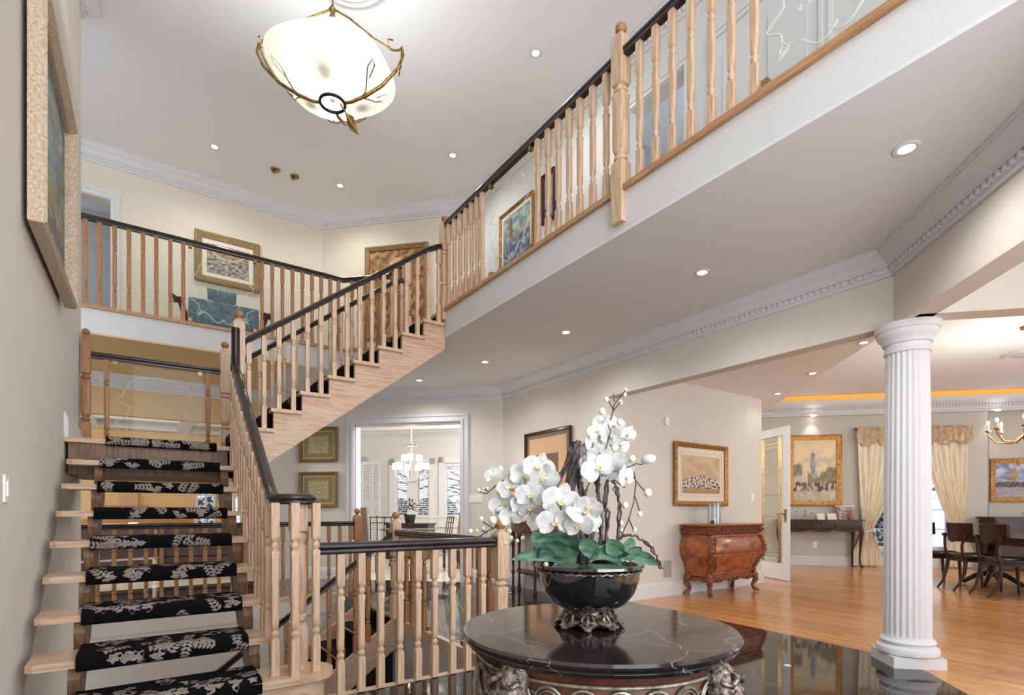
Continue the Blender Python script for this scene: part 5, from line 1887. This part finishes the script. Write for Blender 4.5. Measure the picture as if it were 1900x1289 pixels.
for px, w_, lab in ((1516, .14, 'cream folded card standing on the console, left of two'), (1536, .16, 'cream folded card standing on the console, right of two')):
    q = pC(uC(px) - .05, .3)
    b = MB()
    Mx = Matrix.Translation((q.x, q.y, .925)) @ Matrix.Rotation(-PI / 4, 4, 'Z')
    vs = [(-w_ / 2, -.05, 0), (w_ / 2, -.05, 0), (w_ / 2, 0, .12), (-w_ / 2, 0, .12), (w_ / 2, .05, 0), (-w_ / 2, .05, 0)]
    b.add([Mx @ Vector(p) for p in vs], [(0, 1, 2, 3), (3, 2, 4, 5)])
    tag(b.build('folded_card', M['lampshade'] if False else M['cushion']), lab, 'card')
q = pC(uC(1560) + .02, .15)
t = thing('gift_box', 'white and pink patterned upright box at the right of the console', 'box', (q.x, q.y, .925), -PI / 4 + .1)
MB().box(-.14, .14, -.06, .06, 0, .25).build('box_body', mat('pink_print_paper', srgb(214, 196, 194), .7, c2=srgb(120, 84, 88), scale=22), t, local=True)
MB().box(-.15, .15, -.07, .07, .25, .275).build('lid', M['white'], t, local=True)

# ---------------------------------------------------------------- dining room curtains
def curtain(label, ua, ub, ut, tiez, top, seed, flip):
    # hangs from ua..ub at the top, gathered to ut at the tie, then falls to the floor
    b = MB()
    n, m_ = 90, 44
    vs = []
    for j in range(m_ + 1):
        f = j / m_
        z = top - (top - .02) * f
        if z > tiez:
            g = ((top - z) / (top - tiez)) ** 1.5
            side_w = .16
            l0 = ua + (ut - side_w / 2 - ua) * g
            l1 = ub + (ut + side_w / 2 - ub) * g
        else:
            g = (tiez - z) / tiez
            w_ = .16 + .34 * min(1, g * 1.8)
            l0, l1 = ut - w_ / 2, ut + w_ / 2
            l0 += (ut * 0)
        for i in range(n + 1):
            s_ = i / n
            u = l0 + (l1 - l0) * s_
            amp = .028 * (1 - .4 * (1 if abs(z - tiez) < .1 else 0))
            o = .10 + amp * math.sin(s_ * 2 * PI * 8.5 + .6 * math.sin(z * 3 + seed)) + .012 * math.sin(s_ * 31 + z * 5)
            q = pC(u, o)
            vs.append((q.x, q.y, z))
    fs = [(j * (n + 1) + i, j * (n + 1) + i + 1, (j + 1) * (n + 1) + i + 1, (j + 1) * (n + 1) + i) for j in range(m_) for i in range(n)]
    b.add(vs, fs)
    q = pC((ua + ub) / 2, .1)
    t = thing('curtain', label, 'curtain', (q.x, q.y, 0), 0, 'champagne silk curtains')
    b.build('drape', M['curtain'], t, 60)
    # swagged heading
    b = MB()
    vs = []
    for j in range(9):
        for i in range(n + 1):
            s_ = i / n
            u = ua - .03 + (ub - ua + .06) * s_
            sw = abs(math.sin(s_ * PI * 3))
            z = top + .03 + .035 * (1 - sw) - (.30 + .05 * sw) * j / 8
            q = pC(u, .15 + .03 * math.sin(j * 1.1 + s_ * 7) + .018 * math.sin(s_ * 50))
            vs.append((q.x, q.y, z))
    b.add(vs, [(j * (n + 1) + i, j * (n + 1) + i + 1, (j + 1) * (n + 1) + i + 1, (j + 1) * (n + 1) + i) for j in range(8) for i in range(n)])
    b.build('swag', M['linen2'], t, 60)
    b = MB()
    pts = []
    for i in range(14):
        a = 2 * PI * i / 14
        q = pC(ut + .10 * math.cos(a), .10 + .07 * math.sin(a))
        pts.append((q.x, q.y, tiez + .03 * math.cos(a) * flip))
    b.tube(pts, .012, 6, closed=True)
    b.build('tieback', M['curtain'], t, 60)
M['linen2'] = mat('sand_silk_swag', srgb(206, 184, 158), .6, c2=srgb(184, 158, 130), scale=16)
tz = onC(1605, 985).z
tz2 = onC(1770, 985).z
ctop = onC(1590, 800).z
curtain('champagne silk curtain tied back at the left of the dining window', uC(1587), uC(1690), uC(1604), tz, ctop, 1, 1)
curtain('champagne silk curtain swept right and tied back, right of the column', uC(1700), uC(1792), uC(1772), tz2, ctop, 2, -1)
q0, q1 = pC(uC(1583), .10), pC(uC(1796), .10)
b = MB()
b.tube([(q0.x, q0.y, ctop + .03), (q1.x, q1.y, ctop + .03)], .014, 8)
for q in (q0, q1): b.ball((q.x, q.y, ctop + .03), .03, 10, 8)
tag(b.build('curtain_rod', M['brass'], None, 50), 'thin brass curtain rod above the dining window', 'curtain rod')

# ---------------------------------------------------------------- dining set
def chair_mesh():
    t = thing('dining_chair', '', 'chair', (0, 0, 0), 0, 'dark curved-back dining chairs')
    b = MB()
    b.rings([[(x, y, z) for x, y in ((-.22, -.22), (-.24, 0), (-.22, .22), (0, .24), (.22, .22), (.24, 0), (.22, -.22), (0, -.24))] for z in (.40, .44)])
    b.build('seat_frame', M['walnut'], t, 40, local=True)
    b = MB()
    rs = []
    for k, z in ((1, .44), (1.03, .46), (1.0, .49), (.8, .505)):
        rs.append([(x * k, y * k, z) for x, y in ((-.21, -.21), (-.23, 0), (-.21, .21), (0, .23), (.21, .21), (.23, 0), (.21, -.21), (0, -.23))])
    b.rings(rs)
    b.build('seat', M['leather'], t, 60, local=True)
    for sx in (-1, 1):
        MB().tube([(sx * .20, -.20, .42), (sx * .21, -.22, .25), (sx * .19, -.27, .10), (sx * .19, -.34, 0)], [.026, .022, .017, .015], 8).build('leg', M['walnut'], t, 60, local=True)
        MB().tube([(sx * .20, .20, .42), (sx * .20, .21, .2), (sx * .19, .22, 0)], [.024, .02, .014], 8).build('leg', M['walnut'], t, 60, local=True)
    # curved back rail: the chair faces +y
    b = MB()
    rs = []
    for i in range(17):
        a = -1 + 2 * i / 16
        x = a * .27
        y = -.27 + .10 * a * a
        top, low = .93 + .0 * a, .66 + .10 * abs(a)
        rs.append([(x, y - .02, top), (x, y + .015, top), (x * .96, y + .03, low), (x * .96, y, low)])
    b.rings(rs)
    b.build('backrest', M['walnut'], t, 50, local=True)
    for sx in (-1, 1): MB().tube([(sx * .20, -.20, .42), (sx * .19, -.235, .52), (sx * .20, -.245, .62), (sx * .235, -.225, .78)], [.024, .018, .016, .02], 8).build('back_post', M['walnut'], t, 60, local=True)
    return t
dx = Vector((1, -1)) / R2
spots = [((9.05, 2.62), -PI * .75, 'dining chair half hidden behind the column, farthest along the near side of the table'),
         ((8.90, 2.10), -PI * .75, 'middle dining chair on the near side of the table, right of the column'),
         ((8.55, 1.68), -PI * .75, 'nearest dining chair at the right frame edge')]
g_ = lambda px, Z: (at(px, 900, Z).x, at(px, 900, Z).y)
spots = [(g_(1736, 7.95), 0, 'dining chair half hidden behind the column, farthest along the near side of the table'),
         (g_(1806, 7.35), 0, 'middle dining chair on the near side of the table, right of the column'),
         (g_(1873, 6.75), 0, 'nearest dining chair at the right frame edge'),
         ((10.35, 1.75), 1, 'dining chair on the window side of the table, facing the column'),
         ((10.05, 1.15), 1, 'dining chair on the window side of the table near the sideboard')]
pc = None
for (x, y), side_, lab in spots:
    c = chair_mesh() if pc is None else copy_tree(pc)
    if pc is None: pc = c
    c.location = (x, y, 0)
    c.rotation_euler = (0, 0, -PI * .75 + (0 if not side_ else PI) + rnd.uniform(-.06, .06))
    tag(c, lab, 'chair', 'dark curved-back dining chairs')
tcen = Vector((9.62, 1.85))
t = thing('dining_table', 'long dark walnut dining table with rounded end behind the curved-back chairs', 'table', (tcen.x, tcen.y, 0), PI / 4 + .02)
poly = []
for i in range(40):
    a = 2 * PI * i / 40
    c_, s_ = math.cos(a), math.sin(a)
    poly.append((1.35 * math.copysign(abs(c_) ** .45, c_), .50 * math.copysign(abs(s_) ** .45, s_)))
MB().prism(poly, .715, .75).build('tabletop', M['walnut'], t, 40, local=True)
MB().prism([(x * .9, y * .82) for x, y in poly], .64, .715).build('apron', M['walnut'], t, 40, local=True)
for x in (-.75, .75):
    MB().lathe([(.10, .64), (.06, .58), (.09, .5), (.10, .4), (.05, .3), (.07, .2), (.09, .14)], 20, (x, 0, 0)).build('pedestal', M['walnut'], t, 50, local=True)
    for a in (.8, 2.34, 3.94, 5.48):
        MB().tube([(x, 0, .2), (x + .16 * math.cos(a), .16 * math.sin(a), .16), (x + .34 * math.cos(a), .34 * math.sin(a), .03)], [.04, .035, .03], 8).build('leg', M['walnut'], t, 50, local=True)
# sideboard
q = pC(uC(1905) + .12, .27)
t = thing('sideboard', 'dark walnut sideboard below the cathedral painting', 'sideboard', (q.x, q.y, 0), -PI / 4)
MB().box(-.95, .95, -.25, .2, .10, .95).build('body', M['walnut'], t, local=True)
MB().box(-1.0, 1.0, -.28, .2, .95, .985).build('top', M['walnut'], t, local=True)
for i in range(4):
    dr = MB().box(-.92 + i * .465, -.48 + i * .465, -.262, -.25, .15, .90).build('door', M['walnut'], t, local=True)
    MB().ball((-.52 + i * .465, -.275, .55), .014, 8, 6).build('knob', M['brass'], dr, 60, local=True)
for x in (-.9, .9):
    for y in (-.2, .15): MB().box(x - .035, x + .035, y - .035, y + .035, 0, .1).build('foot', M['walnut'], t, local=True)
q = pC(uC(1893), .30)
t = thing('glass_bowl', 'low cut glass bowl on the sideboard at the right frame edge', 'bowl', (q.x, q.y, .985))
MB().lathe([(0, .01), (.06, .012), (.15, .07), (.16, .075), (.15, .06), (.07, 0), (0, 0)], 28).build('dish', M['glass'], t, 50, local=True)
# dining chandelier (mostly outside the frame)
q = at(1905, 800, 6.6)
t = thing('dining_chandelier', 'gold scroll-armed chandelier with lit candle bulbs at the right frame edge', 'chandelier', (q.x, q.y, q.z))
q = wloc(t)
b = MB()
b.lathe([(0, -.12), (.03, -.1), (.05, -.05), (.02, 0), (.03, .1), (.012, .2), (.012, 3.4 - q.z)], 16)
b.build('stem', M['gold'], t, 50, local=True)
MB().lathe([(.0, -.03), (.06, -.03), (.07, 0)], 20, (0, 0, 3.4 - q.z)).build('canopy', M['gold'], t, 50, local=True)
b = MB(); b2 = MB(); b3 = MB()
for i in range(8):
    a = 2 * PI * i / 8 + 2.5
    q_ = lambda r, z: (r * math.cos(a), r * math.sin(a), z)
    b.tube([q_(.03, -.04), q_(.14, -.13), q_(.28, -.12), q_(.36, -.02), q_(.36, .03)], .008, 8)
    b.lathe([(.0, .02), (.035, .03), (.03, .045), (0, .045)], 12, (.36 * math.cos(a), .36 * math.sin(a), 0))
    b2.lathe([(.012, .045), (.012, .12)], 10, (.36 * math.cos(a), .36 * math.sin(a), 0))
    b3.ball(q_(.36, .145), .02, 10, 8, sc=(.8, .8, 1.5))
b.build('arms', M['gold'], t, 60, local=True)
b2.build('candle_tubes', M['cushion'], t, 60, local=True)
b3.build('candle_bulbs', M['bulb'], t, 60, local=True)
lamp('POINT', 'dining_chandelier_light', wloc(t) + Vector((0, 0, .25)), 75, (1, .93, .82), .15)
t = thing('ceiling_medallion', 'white plaster medallion on the dining ceiling near the right frame edge', 'medallion', (*P2(onz(1905, 655, 3.4)), 3.4))
MB().lathe([(.0, -.04), (.10, -.04), (.12, -.025), (.22, -.02), (.24, -.03), (.27, -.01), (.30, 0)], 40).build('plaster_disc', M['white'], t, 40, local=True)

# ---------------------------------------------------------------- kitchen: shutters, blinds, table, chairs, chandelier
def shutter(label, u0, u1, z0, z1, off, ang, name='louvred_shutter'):
    q = pK(u0, off)
    t = thing(name, label, 'shutter', (q.x, q.y, 0), -PI / 4 + ang)
    w_ = u1 - u0
    b = MB()
    b.box(0, .06, -.015, .015, z0, z1); b.box(w_ - .06, w_, -.015, .015, z0, z1)
    for z in (z0, (z0 + z1) / 2 - .04, z1 - .08): b.box(.06, w_ - .06, -.015, .015, z, z + .08)
    b.build('frame', M['white'], t, local=True)
    b = MB()
    n = int((z1 - z0) / .07)
    for i in range(n):
        z = z0 + .1 + i * .07
        if z > z1 - .1: break
        b.add([(.06, -.025, z), (w_ - .06, -.025, z), (w_ - .06, .02, z + .04), (.06, .02, z + .04), (.06, -.025, z + .01), (w_ - .06, -.025, z + .01), (w_ - .06, .02, z + .05), (.06, .02, z + .05)],
              [(0, 3, 2, 1), (4, 5, 6, 7), (0, 1, 5, 4), (1, 2, 6, 5), (2, 3, 7, 6), (3, 0, 4, 7)])
    b.build('louvres', M['white'], t, local=True)
    return t
shutter('white louvred shutter leaf beside the kitchen garden door, left of two', uK(680), uK(697), .12, zk(857), .30, .1)
shutter('white louvred shutter leaf beside the kitchen garden door, right of two', uK(698), uK(715), .12, zk(857), .30, -.1)
def blind(label, a0, a1, z0, z1, n=26):
    q = pK(a0, -.04)
    t = thing('window_blind', label, 'blind', (q.x, q.y, 0), -PI / 4)
    w_ = a1 - a0
    b = MB()
    for i in range(n):
        z = z0 + .04 + (z1 - z0 - .1) * i / n
        b.add([(.04, -.02, z), (w_ - .04, -.02, z), (w_ - .04, .012, z + .018), (.04, .012, z + .018), (.04, -.02, z + .006), (w_ - .04, -.02, z + .006), (w_ - .04, .012, z + .024), (.04, .012, z + .024)],
              [(0, 3, 2, 1), (4, 5, 6, 7), (0, 1, 5, 4), (1, 2, 6, 5), (2, 3, 7, 6), (3, 0, 4, 7)])
    b.build('slats', M['white'], t, local=True)
    MB().box(.03, w_ - .03, -.04, .02, z1 - .09, z1 - .02).build('headrail', M['white'], t, local=True)
a0, a1, z0, z1 = wins[1]
mid = (a0 + a1) / 2
blind('white slatted blind in the left half of the middle kitchen window', a0, mid - .12, z0, z1)
blind('white slatted blind in the right half of the middle kitchen window', mid + .12, a1, z0, z1)
a0, a1, z0, z1 = wins[2]
blind('white slatted blind in the right kitchen window', a0, a1, z0, z1)

kc = at(763, 880, 10.6)
t = thing('kitchen_chandelier', 'nickel chandelier with small cream drum shades hanging over the breakfast table', 'chandelier', (kc.x, kc.y, kc.z + .14))
kz = wloc(t).z
MB().tube([(0, 0, -.35), (0, 0, 3.2 - kz)], .012, 8).build('stem', M['chrome'], t, 50, local=True)
MB().lathe([(.0, .42), (.12, .42), (.13, .45), (.03, .47), (.02, .5)], 20).build('hub', M['chrome'], t, 50, local=True)
MB().lathe([(.0, -.03), (.07, -.03), (.08, 0)], 20, (0, 0, 3.2 - kz)).build('canopy', M['chrome'], t, 50, local=True)
b = MB()
shp = []
for i in range(9):
    a = 2 * PI * i / 9
    r, z = (.31, 0) if i % 3 else (.17, .18)
    b.tube([(0, 0, -.30), (r * .5 * math.cos(a), r * .5 * math.sin(a), -.28 + z * .3), (r * math.cos(a), r * math.sin(a), -.16 + z), (r * math.cos(a), r * math.sin(a), -.05 + z)], .009, 6)
    shp.append((r * math.cos(a), r * math.sin(a), z))
b.build('arms', M['chrome'], t, 60, local=True)
sm = MB().lathe([(.066, -.04), (.06, .08)], 20, cap=False).build('lamp_shade', M['lampshade'], t, 60, local=True)
sm.location = shp[0]
for p in shp[1:]:
    o = sm.copy(); COL.objects.link(o); o.location = p
lamp('POINT', 'kitchen_chandelier_light', (kc.x, kc.y, kc.z + .45), 22, (1, .92, .8), .1)

kt = at(752, 1000, 10.3)
t = thing('breakfast_table', 'round glass breakfast table on black iron legs in the kitchen', 'table', (kt.x, kt.y, 0))
MB().lathe([(0, .74), (.72, .74), (.73, .745), (.72, .752), (0, .752)], 48).build('glass_top', M['glass'], t, 40, local=True)
b = MB()
for i in range(4):
    a = 2 * PI * i / 4 + .5
    b.tube([(.45 * math.cos(a), .45 * math.sin(a), .735), (.2 * math.cos(a), .2 * math.sin(a), .4), (.4 * math.cos(a), .4 * math.sin(a), .01)], .018, 8)
b.tube([(.46 * math.cos(q), .46 * math.sin(q), .73) for q in [2 * PI * k / 30 for k in range(30)]], .015, 6, closed=True)
b.build('iron_base', M['metalblk'], t, 50, local=True)
def iron_chair(loc, rz, lab):
    t = thing('iron_chair', lab, 'chair', (loc.x, loc.y, 0), rz, 'black iron kitchen chairs')
    MB().lathe([(0, .44), (.2, .44), (.21, .46), (.19, .49), (0, .50)], 24).build('seat', M['leather'], t, 50, local=True)
    for sx in (-1, 1):
        for sy in (-1, 1):
            MB().tube([(sx * .16, sy * .16, .45), (sx * .19, sy * .19, 0)], .010, 6).build('leg', M['metalblk'], t, 50, local=True)
    b = MB()
    for x in (-.17, -.06, .06, .17): b.tube([(x, -.17, .45), (x * 1.02, -.21, .75), (x * 1.08, -.25, 1.0)], .008, 6)
    for z, y in ((.98, -.247), (.88, -.232)): b.tube([(-.185, y, z), (.185, y, z)], .009, 6)
    b.build('backrest', M['metalblk'], t, 50, local=True)
iron_chair(at(706, 1000, 9.7), .6 - PI * .3, 'black iron kitchen chair at the left of the breakfast table')
iron_chair(at(812, 1000, 9.5), PI * .45, 'black iron kitchen chair at the right of the breakfast table')
def parson(loc, rz, lab):
    t = thing('upholstered_chair', lab, 'chair', (loc.x, loc.y, 0), rz, 'tall taupe linen chairs')
    b = MB()
    b.rings([[(-.2, y0, z), (.2, y0, z), (.2, y0 + .06, z), (-.2, y0 + .06, z)] for z, y0 in ((.45, -.22), (.8, -.27), (1.15, -.34))])
    b.build('backrest', M['linen'], t, 30, local=True)
    MB().box(-.22, .22, -.22, .22, .34, .48).build('seat', M['linen'], t, local=True)
    for x in (-.19, .19):
        for y in (-.19, .19): MB().box(x - .02, x + .02, y - .02, y + .02, 0, .34).build('leg', M['walnut'], t, local=True)
parson(at(672, 1000, 9.2), -.7, 'tall taupe linen chair left of the breakfast table behind the newel')
parson(at(850, 1000, 10.3), 1.9, 'tall taupe linen chair at the right end of the breakfast table')
kp = at(762, 1000, 12.2)
t = thing('black_cabinet', 'low black cabinet under the middle kitchen window', 'cabinet', (kp.x, kp.y, 0), -PI / 4)
MB().box(-.5, .5, -.25, .25, 0, .78).build('body', M['leather'], t, local=True)
MB().box(-.53, .53, -.28, .28, .78, .81).build('top', M['leather'], t, local=True)
for x in (-.25, .25): MB().box(x - .22, x + .22, -.27, -.25, .08, .72).build('door', M['metalblk'], t, local=True)
t = thing('potted_plant', 'bushy green plant in a dark pot in front of the middle kitchen window', 'plant', (kp.x - .02, kp.y, .81))
MB().lathe([(.0, 0), (.10, 0), (.14, .2), (.13, .2), (.12, .17), (0, .17)], 20).build('pot', M['leather'], t, 50, local=True)
b = MB()
for i in range(90):
    a, e, r = rnd.uniform(0, 6.28), rnd.uniform(.1, 1.5), rnd.uniform(.08, .24)
    p = Vector((r * math.cos(a) * math.cos(e), r * math.sin(a) * math.cos(e), .24 + r * math.sin(e) * 1.3))
    qd = Vector((rnd.uniform(-1, 1), rnd.uniform(-1, 1), rnd.uniform(0, 1))).normalized() * .045
    sd = qd.cross(Vector((0, 0, 1))).normalized() * .018
    b.add([p, p + qd + sd, p + qd * 2, p + qd - sd], [(0, 1, 2, 3)])
b.build('foliage', M['plant'], t, local=True)

# ---------------------------------------------------------------- family room furniture behind the stair
def sofa(lab, loc, rz, w_):
    t = thing('leather_sofa', lab, 'sofa', (loc[0], loc[1], 0), rz, 'dark brown leather sofas')
    def soft(x0, x1, y0, y1, z0, z1, nm, r=.05):
        b = MB()
        rs = []
        for z, k in ((z0, 1), (z1 - r, 1), (z1 - r * .3, .93), (z1, .8)):
            cx, cy, hx_, hy_ = (x0 + x1) / 2, (y0 + y1) / 2, (x1 - x0) / 2, (y1 - y0) / 2
            ox, oy = hx_ - r * (1 - k) * 2.5, hy_ - r * (1 - k) * 2.5
            rs.append([(cx - ox, cy - oy, z), (cx + ox, cy - oy, z), (cx + ox, cy + oy, z), (cx - ox, cy + oy, z)])
        b.rings(rs)
        b.build(nm, M['sofa'], t, 30, local=True)
    soft(-w_ / 2, w_ / 2, -.45, .45, .06, .30, 'base')
    n = 3 if w_ > 1.8 else 2
    for i in range(n): soft(-w_ / 2 + .18 + i * (w_ - .36) / n, -w_ / 2 + .17 + (i + 1) * (w_ - .36) / n, -.46, .25, .30, .46, 'seat_cushion')
    soft(-w_ / 2, w_ / 2, .22, .47, .30, .86, 'backrest')
    for s_ in (-1, 1): soft(min(s_ * w_ / 2, s_ * (w_ / 2 - .18)), max(s_ * w_ / 2, s_ * (w_ / 2 - .18)), -.46, .4, .30, .60, 'armrest')
v = at(200, 1000, 9.0)
sofa('dark brown leather sofa in the family room seen between the left treads', (v.x - .15, v.y), PI, 1.6)
v = at(400, 1000, 9.9)
sofa('dark brown leather sofa in the family room seen at the right of the runner', (v.x, v.y), PI - .3, 1.6)
v = at(247, 1000, 9.8)
t = thing('lamp_table', 'small dark end table between the sofas', 'table', (v.x, v.y, 0))
MB().lathe([(0, .50), (.24, .50), (.25, .53), (0, .54)], 24).build('top', M['walnut'], t, 50, local=True)
MB().lathe([(.03, .5), (.05, .3), (.03, .1), (.15, .02), (.15, 0)], 16).build('pedestal', M['walnut'], t, 50, local=True)
t = thing('glass_lamp', 'lit crystal lamp on the end table in the family room', 'lamp', (v.x, v.y, .54))
MB().ball((0, 0, .10), .10, 14, 10).build('body', M['glass'], t, 60, local=True)
MB().lathe([(.10, .2), (.07, .34)], 20, cap=False).build('lamp_shade', M['lampshade'], t, 60, local=True)
v = at(205, 1085, 7.8)
t = thing('coffee_table', 'glass topped coffee table with silver frame in the family room', 'table', (v.x, v.y, 0), .2)
MB().box(-.5, .5, -.3, .3, .40, .415).build('glass_top', M['glass'], t, local=True)
b = MB()
for x in (-.48, .48):
    for y in (-.28, .28): b.box(x - .02, x + .02, y - .02, y + .02, 0, .40)
b.box(-.5, .5, -.3, -.27, .37, .40); b.box(-.5, .5, .27, .3, .37, .40)
b.build('frame', M['chrome'], t, local=True)
t = thing('fireplace', 'tan fireplace with a narrow mantel shelf on the far family room wall', 'fireplace', (-.42, 14.3, 0))
MB().box(-.50, .42, -.14, .1, 1.16, 1.21).build('shelf', M['oakd'], t, local=True)
MB().box(-.15, .20, -.06, .1, 1.21, 1.5).build('chimney_panel', mat('rose_stone', srgb(196, 160, 130), .7), t, local=True)
MB().box(-.45, .38, -.06, .1, 0, 1.16).build('surround', M['cushion'], t, local=True)
t = thing('long_console', 'long golden wood console across the back of the family room', 'console', (-.3, 13.4, 0))
MB().box(-1.1, 1.05, -.2, .2, .84, .93).build('top', M['oakd'], t, local=True)
MB().box(-1.0, .95, -.17, .17, .68, .84).build('apron', M['oakd'], t, local=True)
for x in (-.95, .9):
    for y in (-.13, .13): MB().box(x - .03, x + .03, y - .03, y + .03, 0, .68).build('leg', M['oakd'], t, local=True)

# ---------------------------------------------------------------- upper hall bench
va, vb = on(342, 560, 0, 1, 8.25), on(482, 560, 0, 1, 8.25)
t = thing('brocade_bench', 'teal brocade hall bench with carved dark arms behind the upper railing glass', 'bench', ((va.x + vb.x) / 2, 8.35, ZF))
w_ = vb.x - va.x
def pad(b, x0, x1, y0, y1, z0, z1, e=.03):
    b.rings([[(x0 + k, y0 + k, z), (x1 - k, y0 + k, z), (x1 - k, y1 - k, z), (x0 + k, y1 - k, z)] for z, k in ((z0, e * .4), (z0 + e, 0), (z1 - e, 0), (z1, e))])
b = MB(); pad(b, -w_ / 2 + .04, w_ / 2 - .04, -.24, .24, .28, .52); b.build('seat', M['blue'], t, 50, local=True)
b = MB(); pad(b, -w_ / 2 + .04, w_ / 2 - .04, -.29, -.24, .14, .62, .02); b.build('front_panel', M['blue'], t, 50, local=True)
for s_ in (-1, 1):
    b = MB()
    x = s_ * (w_ / 2 + .01)
    b.tube([(x, -.26, .1), (x, -.27, .4), (x + s_ * .05, -.27, .58), (x + s_ * .10, -.26, .60), (x + s_ * .09, -.26, .52)], [.035, .035, .04, .045, .03], 8)
    b.build('arm', M['walnut'], t, 60, local=True)
for x in (-w_ / 2, w_ / 2):
    for y in (-.22, .22): MB().box(x - .03, x + .03, y - .03, y + .03, 0, .28).build('leg', M['walnut'], t, local=True)
v = on(412, 560, 0, 1, 8.35)
t = thing('throw_pillow', 'teal brocade pillow with a cream tassel standing on the hall bench', 'pillow', (v.x, 8.35, ZF + .52))
b = MB()
rs = []
for i in range(9):
    f = i / 8 * 2 - 1
    th_ = .075 * (1 - f * f) ** .5 + .004
    wd = .17 + .012 * abs(f)
    rs.append([(-wd, -.004, (f + 1) * .18), (-wd * .6, -th_, (f + 1) * .18), (wd * .6, -th_, (f + 1) * .18), (wd, -.004, (f + 1) * .18), (wd * .6, th_, (f + 1) * .18), (-wd * .6, th_, (f + 1) * .18)])
b.rings(rs)
b.build('cover', M['blue'], t, 60, local=True)
MB().ball((.02, -.10, .06), .055, 12, 8, sc=(1.2, .5, .8)).build('tassel', M['cushion'], t, 60, local=True)

# ---------------------------------------------------------------- snowy trees outside
def tree(x, y, h, label, seed):
    r = random.Random(seed)
    b = MB()
    b.tube([(0, 0, -.3), (.1, 0, h * .4), (.0, .1, h)], [.14, .10, .02], 8)
    for i in range(34):
        z = h * (.12 + .8 * i / 34)
        a = r.uniform(0, 6.28)
        L = (h - z) * .38 + .5
        b.tube([(0, 0, z), (L * .5 * math.cos(a), L * .5 * math.sin(a), z + .25), (L * math.cos(a), L * math.sin(a), z + r.uniform(-.2, .5))], [.035, .022, .008], 5)
        for k in range(3):
            c = r.uniform(.4, 1)
            a2 = a + r.uniform(-.9, .9)
            p = Vector((L * c * math.cos(a), L * c * math.sin(a), z + .25 * c))
            b.tube([p, p + Vector((.4 * math.cos(a2), .4 * math.sin(a2), r.uniform(-.1, .3)))], [.014, .006], 4)
    o = b.build('bare_tree', M['bark'], None, 60, local=True)
    o.location = (x, y, -.3)
    tag(o, label, 'tree', 'bare snowy trees outside')
def shrub(x, y, r_, h_, lab, seed):
    rr = random.Random(seed)
    b = MB()
    for i in range(16):
        a, d_ = rr.uniform(0, 6.28), rr.uniform(0, r_ * .6)
        z_ = rr.uniform(.1, .8) * h_
        b.ball((d_ * math.cos(a), d_ * math.sin(a), z_), rr.uniform(.3, .5) * r_ * (1.2 - z_ / h_ * .5), 12, 8, sc=(1, 1, 1.1))
    o = b.build('snowy_shrub', M['snowbush'], None, 60, local=True)
    o.location = (x, y, -.3)
    tag(o, lab, 'shrub', 'snow dusted shrubs outside')
for u_, lab in ((uC(1625), 'snow dusted shrub outside the dining window, left of the column'), (uC(1740), 'snow dusted shrub outside the dining window, right of the column')):
    q = pC(u_, -2.6); shrub(q.x, q.y, 1.1, 1.9, lab, 11)
for u_, lab in ((uK(668), 'snow dusted shrub outside the kitchen garden door'), (uK(765), 'snow dusted shrub outside the middle kitchen window')):
    q = pK(u_, -2.6); shrub(q.x, q.y, 1.3, 2.0, lab, 12)
shrub(1.1, 17, 1.2, 1.7, 'snow dusted shrub outside the right family room window', 13)
q = pC(uC(1640), -4.0); tree(q.x, q.y, 6, 'bare snowy tree outside the dining window, left of the column', 1)
q = pC(uC(1745), -4.5); tree(q.x, q.y, 6.5, 'bare snowy tree outside the dining window, right of the column', 2)
q = pK(uK(672), -4); tree(q.x, q.y, 6, 'bare snowy tree outside the kitchen garden door', 3)
q = pK(uK(765), -5); tree(q.x, q.y, 6.5, 'bare snowy tree outside the middle kitchen window', 4)
tree(.9, 20, 6.5, 'bare snowy tree outside the right family room window', 5)
